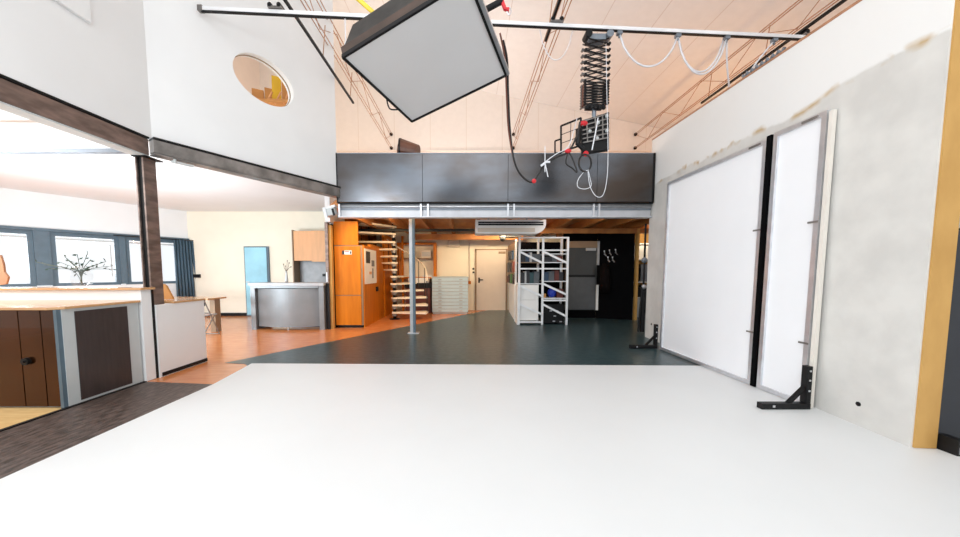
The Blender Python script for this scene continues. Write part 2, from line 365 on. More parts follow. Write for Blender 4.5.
# partition at the right of the left room
bm = NB(); box(bm, -3.16, -3.06, 7.62, 9.83, 0, 2.40); struct('wall_partition', bm, BLACKM)
struct('wall_partition_upper', bx(-3.16, -3.05, 7.50, 9.83, 2.43, 3.08), WHITE)
struct('trim_7', bx(-3.10, -3.045, 7.52, 7.62, 0, 2.36), OCHRE, label='pale wood edge beside the cupboard')

# right partition wall
PR = Vector((3.29, 2.36, 0)); PQ = Vector((3.60, 6.57, 0)); RD = (PQ - PR).normalized(); RN = Vector((RD.y, -RD.x, 0))
def rp(s, n, z): return PR + RD * s + RN * n + Vector((0, 0, z))
RL = (PQ - PR).length
bm = NB(); q = [rp(0, 0, 0), rp(0, .16, 0), rp(RL, .16, 0), rp(RL, 0, 0)]
zt = [3.54, 3.54, 3.84, 3.84]
hexa(bm, q + [p + Vector((0, 0, z)) for p, z in zip(q, zt)]); struct('wall_right', bm, CONC)
bm = NB(); q = [rp(-.012, 0.012, 0.01), rp(-.012, .16, 0.01), rp(0, .16, 0.01), rp(0, 0.012, 0.01)]
hexa(bm, q + [p + Vector((0, 0, 3.50)) for p in q]); struct('trim_8', bm, OCHRE, label='ochre end face of the concrete wall')
bm = NB(); q = [rp(0, -.004, 3.54), rp(0, .2, 3.54), rp(RL, .2, 3.84), rp(RL, -.004, 3.84)]
hexa(bm, q + [p + Vector((0, 0, 0.025)) for p in q]); struct('trim_9', bm, TRUSS)
for s_, z_ in ((.36, .19), (.93, .24), (RL - .25, .30)):
    bm = NB(); tube(bm, [rp(s_, 0.01, z_), rp(s_, -0.004, z_)], .02, 8)
    tag(obj('bolt_hole', bm, BLACK), {.36: 'small dark hole low in the concrete wall nearest the ochre edge', .93: 'small dark hole low in the concrete wall beside the leaning frame'}.get(s_, 'small dark bolt at the foot of the far end of the concrete wall'), 'hole')

# mezzanine structure
struct('ceiling_mezzanine', one(prism, [(-2.46, 6.62), (6.9, 6.62), (6.9, 11.3), (-3.05, 11.3), (-3.05, 7.5)], 2.66, 2.80), JOIST)
bm = NB()
struct('wall_mezzanine_right', bx(6.9, 7.0, 6.6, 11.3, 0, 2.7), BLACKM)

# ================================================================ STEEL
def ibeam(bm, p, q, w_, h_, t=0.018):
    p = Vector(p); q = Vector(q)
    barp(bm, p + Vector((0, 0, h_ / 2 - t / 2)), q + Vector((0, 0, h_ / 2 - t / 2)), w_, t)
    barp(bm, p - Vector((0, 0, h_ / 2 - t / 2)), q - Vector((0, 0, h_ / 2 - t / 2)), w_, t)
    barp(bm, p, q, 0.02, h_ - 2 * t)
def cbeam(name, p, q, web, label, h=.15):
    p = Vector(p); q = Vector(q); t = thing(name, label, 'beam', (p + q) / 2)
    bm = NB(); barp(bm, p + Vector((0, 0, .092)), q + Vector((0, 0, .092)), .17, .02); obj('top_flange', bm, BLACK, t)
    bm = NB(); barp(bm, p - Vector((0, 0, (h - .15) / 2)), q - Vector((0, 0, (h - .15) / 2)), .14, h); obj('web', bm, web, t)
    bm = NB(); barp(bm, p - Vector((0, 0, h - .06)), q - Vector((0, 0, h - .06)), .15, .016); obj('bottom_flange', bm, LGREY if web is STEELB else STEELG, t)
cbeam('steel_beam', (-3.885, -1.0, 2.815), (-3.885, 4.08, 2.815), STEELB, 'brown steel beam overhead running from the left edge of the photo to the post', .185)
a = sp(0.0, 0.02, 2.82); b = sp(LEN + .02, 0.02, 2.82)
cbeam('steel_beam', a, b, STEELG, 'grey steel beam slanting from the post top to the mezzanine corner')
tag(obj('ceiling_beam', bx(-12.5, -3.96, 4.08, 4.14, 2.74, 2.79), BEAMD), 'thin grey beam crossing the low white ceiling left of the post', 'beam')
t = thing('steel_post', 'tall dark brown H-section steel post beside the white counter end', 'post', (-3.93, 4.10, 0))
obj('web', bx(-3.93, -3.865, 4.05, 4.17, 0, 2.672), BLACK, t)
obj('flange', bx(-3.865, -3.845, 4.03, 4.19, 0, 2.672), STEELB, t)
obj('flange', bx(-3.945, -3.93, 4.03, 4.19, 0, 2.672), STEELB, t)
obj('cap_plate', bx(-3.96, -3.79, 4.0, 4.24, 2.672, 2.684), BLACK, t)
bm = NB(); barp(bm, sp(.17, -.01, 2.69), sp(.40, -.01, 2.69), .05, .02); tube(bm, [sp(.2, -.03, 2.67), sp(.2, -.03, 2.73)], .018, 8)
tag(obj('beam_clamp', bm, LGREY), 'small pale clamp under the slanted grey beam beside the post', 'clamp')

# mezzanine parapet: four sheet steel panels
t = thing('parapet', 'dark sheet steel parapet of four panels along the mezzanine edge', 'parapet', (0.5, 6.4, 2.66))
edges = [at(x, 180, 6.4).x for x in (337.5, 422.5, 508, 597, 652.5)]
for i in range(4):
    obj('steel_panel', bx(edges[i] + .004, edges[i + 1] - .004, 6.39, 6.41, 2.64, 3.53), PANEL, t)
obj('gap_blocker', bx(edges[0], edges[-1], 6.412, 6.42, 2.64, 3.53), BLACK, t)  # added to stop bright gaps showing between the panels
obj('edge_plate', bx(edges[0] - .02, edges[0] + .002, 6.38, 6.5, 2.62, 3.545), BLACK, t)
obj('top_rail', bx(edges[0], edges[-1], 6.385, 6.43, 3.53, 3.545), BEAMD, t)
obj('edge_plate', bx(edges[-1] - .002, edges[-1] + .03, 6.38, 6.5, 2.62, 3.545), BLACK, t)
# edge beam
t = thing('edge_beam', 'pale grey steel edge beam under the dark parapet panels', 'beam', (0.5, 6.5, 2.36))
obj('web', bx(-2.46, 3.58, 6.50, 6.53, 2.38, 2.62), BEAMW, t)
obj('top_flange', bx(-2.46, 3.58, 6.42, 6.60, 2.61, 2.635), BLACK, t)
obj('bottom_flange', bx(-2.46, 3.58, 6.43, 6.60, 2.355, 2.38), BEAMW, t)
bm = NB(); tube(bm, [(-2.44, 6.46, 2.565), (3.56, 6.46, 2.565)], .020, 8); obj('pipe', bm, ALU, t, sm=True)
bm = NB(); box(bm, -2.46, 3.58, 6.485, 6.50, 2.50, 2.535); obj('cable_strip', bm, BEAMD, t)
for x in (339.5, 421, 428, 508, 514, 593.5, 599):
    X = at(x, 210, 6.45).x; obj('stiffener', bx(X - .016, X + .016, 6.43, 6.50, 2.38, 2.61), ALU, t)
# corner bracket box
t = thing('roller_motor', 'small white metal motor box at the left end of the mezzanine edge beam', 'motor', (-2.62, 6.42, 2.4))
M = Matrix.Translation((-2.60, 6.42, 2.47)) @ Matrix.Rotation(-0.25, 4, 'Y')
obj('housing', bx(-.10, .10, -.05, .1, -.09, .05, M), LGREY, t, bev=.01)
obj('bracket', bx(-.12, .12, -.03, .1, .05, .09, M), GALV, t)
obj('bracket', bx(-.11, -.06, -.065, -.05, -.12, .08, M), ALU, t)
obj('bracket', bx(.05, .09, -.065, -.05, -.11, .02, M), BLACK, t)
# column
t = thing('steel_column', 'slim grey square steel column carrying the mezzanine in front of the spiral stair', 'column', (-1.14, 7.0, 0))
obj('shaft', bx(-1.19, -1.125, 6.96, 7.04, 0.015, 2.66), COLGREY, t)
obj('shaded_side', bx(-1.125, -1.075, 6.965, 7.035, 0.015, 2.66), SLATE, t)  # darker slate puts shade into the colour of the column's side
obj('base_plate', bx(-1.24, -1.00, 6.92, 7.08, 0.004, 0.016), ALU, t)
# joists and cross beams
for i, x in enumerate((-2.45, -1.78, -1.05, -0.42, 0.25, 0.95, 1.65, 2.35, 3.05, 3.75, 4.45, 5.2, 6.0)):
    o = obj('joist', bx(x, x + .07, 6.62, 11.28, 2.47, 2.66), JOIST)
    names = ['leftmost timber joist under the mezzanine, above the orange cupboard', 'timber joist under the mezzanine left of the grey column', 'timber joist under the mezzanine just right of the grey column', 'timber joist above the flat file cabinet', 'timber joist left of the white air unit', 'timber joist behind the middle of the white air unit', 'timber joist by the rounded end of the white air unit', 'timber joist above the white metal rack', 'timber joist above the dark grey door', 'timber joist above the coat hooks', 'timber joist above the upright wood post', 'timber joist right of the upright wood post', 'rightmost timber joist under the mezzanine']
    tag(o, names[i], 'joist', 'timber joists under the mezzanine')
tag(obj('cross_beam', bx(-1.55, 1.75, 10.2, 10.32, 2.30, 2.47), JOIST), 'orange timber cross beam above the flat file cabinet and beige door', 'beam')
tag(obj('cross_beam', bx(1.9, 4.9, 8.9, 9.0, 2.34, 2.47), JOIST), 'dark timber cross beam above the dark grey door', 'beam')
struct('trim_10', bx(-3.0, 0.6, 9.0, 9.04, 2.40, 2.47), BLACK)

# ================================================================ TRUSSES AND RAILS
def truss(x, y0, y1, lab):
    t = thing('roof_truss', lab, 'truss', (x, (y0 + y1) / 2, 5.42), 'open web roof trusses')
    for nm, z in (('top_chord', 5.86), ('bottom_chord', 5.42)):
        bm = NB(); tube(bm, [(x - .03, y0, z), (x - .03, y1, z)], .009, 6); tube(bm, [(x + .03, y0, z), (x + .03, y1, z)], .009, 6); obj(nm, bm, TRUSS, t)
    n = int((y1 - y0) / .75); st = (y1 - y0) / n
    bm = NB(); pts = [(x, y0 + i * st, 5.42 if i % 2 else 5.86) for i in range(n + 1)]
    tube(bm, pts, .007, 5); obj('web', bm, TRUSS, t)
    bm = NB(); ball(bm, (x, y1 - .03, 5.86), .055); obj('end_cap', bm, BLACK, t); bm = NB(); ball(bm, (x, y1 - .03, 5.42), .055); obj('end_cap', bm, BLACK, t)
truss(-2.48, .5, 11.3, 'open web roof truss high above the left rail, ending over the brown roll')
truss(1.57, .5, 11.3, 'open web roof truss high above the middle of the studio')
truss(5.62, .5, 11.3, 'open web roof truss high above the right concrete wall')
def rail(name, p, q, lab, cat='rail'):
    t = thing(name, lab, cat, (Vector(p) + Vector(q)) / 2)
    bm = NB(); barp(bm, p, q, .05, .045); obj('profile', bm, GALV, t)
    dz = Vector((0, 0, -.03)); bm = NB(); barp(bm, Vector(p) + dz, Vector(q) + dz, .035, .014); obj('slot', bm, BLACK, t)
    return t
def drail(x, y1, lab):
    bm = NB(); barp(bm, (x, .8, 4.90), (x, y1, 4.90), .035, .035); t = thing('ceiling_rail', lab, 'rail', (x, 4, 4.9), 'fixed ceiling rails')
    obj('profile', bm, BLACK, t)
    for y in (2.2, 4.0, 5.8, y1 - .2):
        if y > y1 - .1: continue
        bm = NB(); tube(bm, [(x, y, 4.915), (x + .05, y, 5.41)], .008, 5); obj('hanger', bm, TRUSS, t)
drail(-2.40, 7.3, 'black ceiling rail running to the back at the left, below the truss')
drail(1.24, 5.4, 'short black ceiling rail at the middle of the studio')
drail(5.02, 7.3, 'black ceiling rail running to the back above the concrete wall')
RA = Vector((-3.30, 4.42, 4.82)); RB = Vector((5.18, 5.20, 4.82))
RA = atz(201, 9, 4.72); RB = atz(809, 38, 4.80)
cr = rail('cross_rail', RA, RB, 'long galvanised cross rail spanning the top of the photo')
def rl(t): return RA.lerp(RB, t)
def rpx(x): return min((rl(i / 400) for i in range(401)), key=lambda p: abs(466 + FPX * p.x / (p.y * math.cos(TH) - (p.z - 1.3) * math.sin(TH)) - x))
bm = NB(); box(bm, -.03, .03, -.03, .03, -.035, .035, Matrix.Translation(RA)); obj('end_cap', bm, STEELG, cr)
for k, (x, lab) in enumerate(((276, 'rail trolley clip at the left end of the long cross rail'), (556, 'rail trolley clip where the middle rail crosses the long cross rail'), (808, 'rail trolley clip at the right end of the long cross rail'))):
    p = rpx(x); t = thing('rail_trolley', lab, 'trolley', p, 'rail trolleys')
    M = Matrix.Translation(p + Vector((0, 0, .06)))
    obj('plate', bx(-.09, .09, -.06, .06, -.03, -.015, M), STEELG, t); 
    for sx in (-.06, .06):
        bm = NB(); tube(bm, [M @ Vector((sx, -.06, 0)), M @ Vector((sx, .06, 0))], .03, 10); obj('wheel', bm, BLACK, t)

# ---- softbox
A, B_, C, D = [Vector(q) for q in ((-1.072, 3.010, 3.163), (-0.655, 4.135, 3.118), (0.435, 3.742, 3.430), (0.018, 2.617, 3.475))]
cen = (A + B_ + C + D) / 4; ex = (B_ - A).normalized(); ey = (C - B_).normalized(); ez = ex.cross(ey).normalized()
if ez.z < 0: ez = -ez
sb = thing('softbox', 'large square softbox with grey diffusion front hanging from the cross rail', 'softbox', cen)
fr_ = [A, B_, C, D]
bm = NB(); hexa(bm, [p + ez * .012 for p in fr_] + [p + ez * .02 for p in fr_]); obj('diffuser', bm, SOFTF, sb)
def ins(p, k, h): return cen + (p - cen) * k + ez * h
bm = NB()
for i in range(4): barp(bm, ins(fr_[i], 1.0, .012), ins(fr_[(i + 1) % 4], 1.0, .012), .022, .03, up=ez)
obj('rim', bm, BLACK, sb)
bm = NB(); hexa(bm, [ins(p, 1.0, .022) for p in fr_] + [ins(p, 1.0, .10) for p in fr_]); obj('side_skirt', bm, mat('dark_brown_cloth', (.06, .035, .025), .5, var=.3), sb)
bm = NB(); hexa(bm, [ins(p, .97, .10) for p in fr_] + [ins(p, .82, .34) for p in fr_]); obj('shell', bm, SOFTB, sb)
bm = NB(); hexa(bm, [ins(p, .82, .34) for p in fr_] + [ins(p, .3, .44) for p in fr_]); obj('shell', bm, SOFTB, sb)
bm = NB(); tube(bm, [cen + ez * .42, cen + ez * .75], .10, 16); obj('lamp_head', bm, BLACK, sb)
bm = NB(); q0 = ins(D, 1.03, .05); q1 = ins(C, 1.03, .05); barp(bm, q0, q1, .05, .08, up=ez); obj('silver_side', bm, ALU, sb)
for i, p in enumerate(((A + B_) / 2,)):
    bm = NB(); tube(bm, smooth([ins(A.lerp(B_, .55), 1.0, .0), ins(A.lerp(B_, .65), 1.09, -.02), ins(A.lerp(B_, .75), 1.0, .0)], 6), .008, 5); obj('strap_loop', bm, BLACK, sb)
bm = NB(); tube(bm, [cen + ez * .7, Vector((cen.x, 4.62, 4.69))], .025, 10)
t = tag(obj('drop_pole', bm, ALU), 'metal drop pole holding the softbox under the cross rail', 'pole')
bm = NB(); tube(bm, [at(357, -2, 3.3), at(375, 14, 3.3)], .022, 8); tag(obj('yellow_pole', bm, YEL), 'yellow taped pole behind the top left of the softbox', 'pole')
bm = NB(); tube(bm, [at(487, 9, 3.4), at(502, 1, 3.4)], .028, 10)
t = thing('grip_handle', 'black grip handle with red clip right of the softbox top', 'grip', at(495, 5, 3.4)); obj('handle', bm, BLACK, t)
bm = NB(); tube(bm, [at(502, 1, 3.4), at(505, 9, 3.4), at(509, 10, 3.4)], .02, 8); obj('clip', bm, RED, t)
bm = NB(); tube(bm, smooth([at(506, 9, 3.4), at(509, 15, 3.4), at(511, 11, 3.4), at(509, 6, 3.4)], 5), .006, 6); obj('hook', bm, ALU, t)
# white pull cord by softbox
pq = rpx(345); bm = NB(); tube(bm, [pq + Vector((0, 0, -.02)), pq + Vector((0, 0, -.36))], .008, 5); ball(bm, pq + Vector((0, 0, -.37)), .02); tag(obj('pull_cord', bm, CORDW), 'short white cord hanging left of the softbox corner', 'cord')

# ---- pantograph and lamp panel
pc = rpx(596); PXc = pc.x; PYc = pc.y
t = thing('pantograph', 'scissor pantograph hanger on the cross rail, carrying the lamp panel', 'pantograph', (PXc, PYc, 4.7))
t_panto = t; ZT = at(595, 41, PYc).z; ZB = at(595, 106, PYc).z; ZM = at(595, 84, PYc).z
HW = .165
obj('carriage', bx(PXc - .12, PXc + .12, PYc - .07, PYc + .07, ZT - .02, ZT + .06), BEAMD, t, bev=.01)
for sx in (-.13, .17):
    bm = NB(); tube(bm, [(PXc + sx, PYc - .09, ZT + .05), (PXc + sx, PYc + .05, ZT + .05)], .05, 14); obj('pulley', bm, BLACK if sx < 0 else BEAMD, t)
n1 = 7; h1 = (ZT - ZM) / n1
for yy in (-.07, .07):
    bm = NB()
    for i in range(n1):
        za = ZT - i * h1; zb = za - h1
        barp(bm, (PXc - HW, PYc + yy, za), (PXc + HW, PYc + yy, zb), .012, .016, up=(0, 1, 0)); barp(bm, (PXc + HW, PYc + yy * .8, za), (PXc - HW, PYc + yy * .8, zb), .012, .016, up=(0, 1, 0))
        for sx in (-1, 1): tube(bm, [(PXc + sx * HW, PYc + yy - .02, zb), (PXc + sx * HW, PYc + yy + .02, zb)], .02, 6)
    n2 = 8; h2 = (ZM - ZB) / n2
    for i in range(n2):
        za = ZM - i * h2; zb = za - h2
        barp(bm, (PXc - HW * .95, PYc + yy, za), (PXc + HW * .95, PYc + yy, zb), .012, .014, up=(0, 1, 0)); barp(bm, (PXc + HW * .95, PYc + yy * .8, za), (PXc - HW * .95, PYc + yy * .8, zb), .012, .014, up=(0, 1, 0))
        for sx in (-1, 1): tube(bm, [(PXc + sx * HW, PYc + yy - .02, zb), (PXc + sx * HW, PYc + yy + .02, zb)], .016, 6)
    obj('scissor_arms', bm, STEELG if yy > 0 else BLACK, t)
obj('spring_box', bx(PXc - HW, PXc - HW + .02, PYc - .05, PYc + .05, ZB, ZM), CORDBR, t)
obj('spring_box', bx(PXc + HW - .02, PXc + HW, PYc - .05, PYc + .05, ZB, ZM), CORDBR, t)
bm = NB(); box(bm, PXc - .12, PXc + .12, PYc - .06, PYc + .06, ZB - .04, ZB)
for i in range(5): ball(bm, (PXc - .12 + i * .06, PYc - .05, ZB - .045), .03)
obj('bottom_bracket', bm, BLACK, t)
bm = NB(); tube(bm, [(PXc, PYc, ZB - .03), (PXc, PYc, ZB - .20)], .03, 10); obj('spigot', bm, BEAMD, t)
# lamp head: ribbed panel with bars
Ym = PYc
lp = thing('lamp_panel', 'black studio lamp panel with grid and red knobs hanging under the pantograph', 'lamp', at(595, 130, Ym))
q = [at(582, 153, Ym - .05), at(609, 149, Ym), at(609, 112, Ym), at(580, 121, Ym - .05)]
dv = Vector((0.02, .10, 0)); bm = NB(); hexa(bm, [q[0], q[1], q[1] + dv, q[0] + dv, q[3], q[2], q[2] + dv, q[3] + dv]); obj('back_housing', bm, BLACK, lp)
def lerp4(u, v_): return q[0].lerp(q[1], u).lerp(q[3].lerp(q[2], u), v_) + Vector((0, -.02, 0))
bm = NB()
for v_ in (0.3, .42, .55, .68, .82, .95): barp(bm, lerp4(.04, v_), lerp4(.98, v_), .02, .014)
for u in (.2, .5, .75): barp(bm, lerp4(u, .3), lerp4(u, .97), .02, .014)
obj('grid', bm, STEELG, lp)
for (u, v_) in ((.9, .9), (.9, .5), (.55, .35), (.3, .6), (.6, .78)):
    bm = NB(); ball(bm, lerp4(u, v_), .025); obj('screw', bm, LGREY, lp)
bm = NB(); ball(bm, lerp4(.1, .88), .045, 1.3, 1, .8); obj('red_knob', bm, RED, lp)
bm = NB(); ball(bm, lerp4(.12, -.05), .04); obj('red_knob', bm, RED, lp)
bm = NB(); tube(bm, [lerp4(.05, .1), lerp4(-.15, .3), lerp4(-.1, .75)], .035, 8); obj('motor_body', bm, BLACK, lp)
# open barn door frames
def frame4(bm, P4, r):
    for i in range(4): tube(bm, [P4[i], P4[(i + 1) % 4]], r, 6)
bm = NB(); F = [at(561, 152, Ym), at(561, 126, Ym), at(581, 118, Ym), at(579, 146, Ym)]; frame4(bm, F, .014)
o = obj('barn_door', bm, BLACK, lp)
bm = NB()
for k in (.33, .66): tube(bm, [F[0].lerp(F[1], k), F[3].lerp(F[2], k)], .005, 5)
tube(bm, [F[0].lerp(F[3], .5), F[1].lerp(F[2], .5)], .005, 5); obj('grid_wires', bm, BLACK, o)
bm = NB(); frame4(bm, [at(555, 153, Ym + .1), at(555, 141, Ym + .1), at(561, 139, Ym + .1), at(561, 153, Ym + .1)], .012); obj('barn_door', bm, BLACK, lp)
# cables
def cable(name, pts, r, m, lab, cat='cable', group=None):
    bm = NB(); tube(bm, smooth(pts, 7), r, 7); return tag(obj(name, bm, m, sm=True), lab, cat, group)
YS = 3.75
cable('power_cable', [at(503, 40, 3.6), at(507, 60, 3.7), at(508, 90, 3.9), at(510, 130, 4.2), at(514, 160, 4.3), at(521, 175, 4.35), at(531, 182, 4.4), at(538, 175, 4.4), at(545, 164, 4.4), at(557, 157, 4.45), at(569, 151, 4.45), at(577, 135, 4.5), at(580, 122, 4.5)], .013, CORDB, 'thick black cable looping from the softbox to the lamp panel')
cable('signal_cable', [at(500, 33, 3.5), at(505, 60, 3.65), at(506.5, 95, 3.9), at(508.5, 130, 4.18), at(513, 158, 4.3)], .009, CORDBR, 'thin brown cable running beside the thick black cable')
cable('signal_cable', [at(545, 162, 4.38), at(556, 154, 4.43), at(568, 147, 4.43), at(574, 130, 4.5), at(577, 118, 4.5)], .006, CORDW, 'pale cable climbing to the lamp panel beside its barn door')
bm = NB(); ball(bm, at(534, 181, 4.39), .03); tag(obj('red_tape', bm, RED), 'red tape wrapped at the lowest point of the black cable', 'tape')
bm = NB(); ball(bm, at(568, 151, 4.44), .035, 1.3, 1, .8); tag(obj('red_tape', bm, RED), 'red tape wrapped on the black cable left of the lamp panel', 'tape')
bm = NB()
tube(bm, [at(545, 146, 4.36), at(545, 172, 4.36)], .006, 5); tube(bm, [at(541, 166, 4.36), at(546, 162, 4.36), at(550, 162, 4.36)], .014, 5); tube(bm, [at(545, 163, 4.36), at(548, 177, 4.36)], .006, 5)
tag(obj('cord_knot', bm, CORDW), 'white string knotted around the black cable', 'cord')
def ringcable(x, y, rx, ry, lab, m=CORDB, r=.013, Y=4.5, tw=1.0):
    bm = NB(); tube(bm, [at(x + rx * math.cos(a), y + ry * math.sin(a), Y + .04 * math.sin(a * 2)) for a in [i * math.pi / 14 for i in range(28)]], r, 6, True)
    return tag(obj('cable_loop', bm, m, sm=True), lab, 'cable')
ringcable(585, 163, 6.2, 8.6, 'round coil of black cable hanging under the lamp panel')
cable('cable_loop', [at(568, 152, 4.45), at(566, 163, 4.45), at(572, 168, 4.45), at(577, 172, 4.45), at(573, 160, 4.45), at(569, 152, 4.45)], .010, CORDB, 'black cable loop hanging left of the round cable coil')
wc = cable('pull_string', [at(589, 170, 4.5), at(584, 172, 4.5), at(578, 180, 4.5), at(578, 187, 4.5), at(585, 189, 4.5), at(591, 186, 4.5), at(590, 178, 4.5), at(588, 171, 4.5), at(590, 186, 4.5), at(596, 196, 4.5), at(603, 195, 4.5), at(607, 178, 4.5), at(608, 150, 4.5), at(607, 100, 4.6), at(606, 45, 4.7)], .0042, CORDW, 'white pull cord falling from the rail into loops before the parapet', 'cord')
wd = cable('pull_string', [at(598, 118, 4.46), at(596, 130, 4.4), at(592, 150, 4.4)], .008, CORDW, 'short white cord crossing the lamp panel', 'cord')
for o_, p_ in ((wc, t_panto), (wd, lp)):
    for k_ in ('label', 'category'): del o_[k_]
    o_.data.transform(Matrix.Translation(-wpos(p_))); o_.parent = p_
# festoon loops
def fest(x0, x1, dip, lab, off=0, r=.013):
    p0 = rpx(x0) + Vector((0, 0, -.06)); p1 = rpx(x1) + Vector((0, 0, -.06)); pts = []
    for i in range(13):
        k = i / 12; p = p0.lerp(p1, k); zz = dip * (1 - (2 * k - 1) ** 2) ** .75
        pts.append(p + Vector((0, off, -zz)))
    bm = NB(); tube(bm, pts, r, 6); tag(obj('festoon_cable', bm, CORDW, sm=True), lab, 'cable', 'festoon cables under the cross rail')
fest(619, 678, .44, 'festoon cable loop just right of the pantograph')
fest(678, 727, .52, 'double festoon cable loop right of the middle under the cross rail')
fest(680, 725, .47, 'inner strand of the double festoon loop under the cross rail', off=.03)
fest(540, 572, .40, 'thin festoon cable loop left of the pantograph', r=.006)
for x, lab in ((619, 'cable clip right beside the pantograph carriage'), (678, 'cable clip between the two wide festoon loops'), (727, 'cable clip at the right end of the double festoon loop'), (775, 'cable clip nearest the right end of the cross rail')):
    p = rpx(x); M = Matrix.Translation(p + Vector((0, 0, -.06)))
    t = thing('cable_clip', lab, 'clip', p, 'cable clips under the cross rail'); obj('clamp', bx(-.035, .035, -.03, .03, -.02, .022, M), BEAMD, t); obj('bolt', bx(-.01, .01, -.01, .01, -.06, -.02, M), BEAMD, t)
p = rpx(727)
cable('festoon_cable', [p + Vector((0, 0, -.06)), p + Vector((.10, .1, -.35)), p + Vector((.30, .3, -.62)), p + Vector((.36, .5, -.62))], .012, CORDW, 'festoon cable trailing down behind the top of the concrete wall', group='festoon cables under the cross rail')
p = rpx(775)
cable('festoon_cable', [p + Vector((0, 0, -.06)), p + Vector((-.15, .1, -.3)), p + Vector((-.22, .3, -.52))], .012, CORDW, 'short festoon cable at the right end of the cross rail', group='festoon cables under the cross rail')
bm = NB()
pa, pc_ = rp(1.4, .06, 3.71), rp(2.0, .06, 3.755)
pts = [pa.lerp(pc_, i / 16) + Vector((0, 0, .025 * (-1) ** i)) for i in range(17)]
tube(bm, pts, .018, 6); tag(obj('cable_bundle', bm, BEAMD), 'bunched dark cable lying along the top of the concrete wall', 'cable')

# brown roll on the mezzanine edge
t = thing('leather_roll', 'brown rolled leather mat lying on the mezzanine edge at the left', 'roll', (-1.35, 6.7, 3.5))
c0 = at(401, 150, 6.8); c1 = at(418, 153, 6.75)
bm = NB(); tube(bm, [c0, c1], [.21, .15], 18); obj('body', bm, LEATHER, t, sm=False)
bm = NB(); tube(bm, [c0 + Vector((-.015, 0, 0)), c0 + Vector((.02, 0, 0))], .22, 18); obj('end_band', bm, BLACK, t)
bm = NB(); box(bm, -1.62, -.8, 6.62, 6.98, 2.8, 3.45); obj('support_box', bm, LEATHER, t)

# ---- boxes behind the oval opening
Yb = 6.55
sh = thing('storage_shelf', 'high timber shelf seen through the oval wall opening', 'shelf', (-3.8, Yb, 3.18))
obj('deck', bx(-4.3, -3.2, Yb - .1, Yb + .8, 4.50, 4.56), KRAFT, sh)
for x in (-4.26, -3.24):
    for y in (Yb - .06, Yb + .76): obj('post', bx(x - .03, x + .03, y - .03, y + .03, 3.18, 4.5), KRAFT, sh)
def pb(px, py, Y, wx, h, m, lab, name='cardboard_box', tilt=0):
    c = at(px, py, Y); c.z = 4.56; M = Matrix.Translation(c) @ Matrix.Rotation(tilt, 4, 'Y') @ Matrix.Rotation(.5, 4, 'Z')
    tag(obj(name, bx(-wx / 2, wx / 2, 0, .3, 0, h, M), m, bev=.003), lab, 'box')
pb(258, 99, Yb + .10, .20, .28, KRAFT, 'brown cardboard box at the left seen through the oval opening')
pb(269, 99, Yb + .1, .14, .30, KRAFT, 'middle brown cardboard box seen through the oval opening')
pb(277, 99, Yb + .1, .16, .52, KYEL, 'tall yellow box seen through the oval opening')
pb(287, 101, Yb + .1, .16, .46, KRAFT, 'brown box right of the yellow box in the oval opening')
for k, lab in ((0, 'pinkish rod leaning left of the yellow box in the oval opening'), (1, 'pinkish rod leaning right of the yellow box in the oval opening'), (2, 'short rod at the right edge inside the oval opening')):
    bm = NB(); x = 266 + k * 9; tube(bm, [at(x, 104, Yb - .05), at(x + 6, 92 - (k == 2) * 4, Yb - .03)], .016, 6); tag(obj('wooden_rod', bm, PEACH), lab, 'rod')

# ================================================================ LEFT FURNITURE
t = thing('bar_counter', 'bar counter with beech worktop and brown doors at the left edge', 'counter', (-4.8, 3.5, 0))
CX = -3.83
obj('carcass', bx(-6.6, CX - .01, 3.10, 3.83, 0.004, .95), LGREY, t)
DX = [-6.2, -5.0, -4.20, -3.99, -3.86]
for i in range(4):
    d = obj('cabinet_door', bx(DX[i] + .004, DX[i + 1] - .004, 3.07, 3.10, 0.02, .95), BROWNDOOR, t, bev=.003)
bm = NB(); kp = at(28, 361, 3.07); tube(bm, [kp, kp + Vector((0, -.03, 0))], .035, 16); tube(bm, [kp + Vector((0, -.03, 0)), kp + Vector((0, -.045, 0))], .012, 8); obj('door_lock', bm, BLACK, t)
obj('corner_strip', bx(-3.86, CX, 3.065, 3.10, 0.004, .95), SLATE, t)
obj('side_frame', bx(CX - .01, CX + .006, 3.10, 3.83, 0.004, .95), LGREY, t)
obj('side_door', bx(CX + .006, CX + .012, 3.20, 3.70, 0.035, .92), DARKDOOR, t)
obj('worktop', one(prism, [(-6.8, 3.03), (-3.87, 3.03), (-3.80, 3.11), (-3.80, 3.84), (-6.8, 3.84)], .95, .975), TOPW, t, bev=.004)
t = thing('bar_upstand', 'white raised bar wall with thin wood shelf behind the lower worktop', 'bar', (-5, 3.93, 0))
obj('wall_panel', bx(-6.9, -3.80, 3.85, 3.97, 0.004, 1.095), WHITE, t)
obj('bar_shelf', bx(-6.9, -3.77, 3.82, 4.0, 1.095, 1.12), TOPW, t)
obj('edge_strip', bx(-3.86, -3.795, 3.972, 4.0, 0.004, 1.09), BLACK, t)
t = thing('half_wall', 'white low cabinet wall with wood top right of the dark post', 'low wall', (-3.82, 4.35, 0))
obj('panel', bx(-3.815, -3.78, 4.005, 4.74, .0, .90), WHITE, t) 
obj('kickboard', bx(-3.78, -3.77, 4.03, 4.74, .01, .055), BLACK, t)
obj('top', bx(-4.3, -3.77, 4.24, 4.76, .90, .925), TOPW, t)
bm = NB(); p = [at(162, 302, 4.5), at(171, 303, 4.45), at(163, 287, 4.55), at(161.5, 288, 4.6)]
extr(bm, [at(163, 299.5, 4.5), at(173, 299.5, 4.5), at(166, 286, 4.5), at(163, 284, 4.5)], (0, .03, 0))
tag(obj('orange_folder', bm, KRAFT), 'orange wedge shaped board standing on the low wall beside the post', 'board')
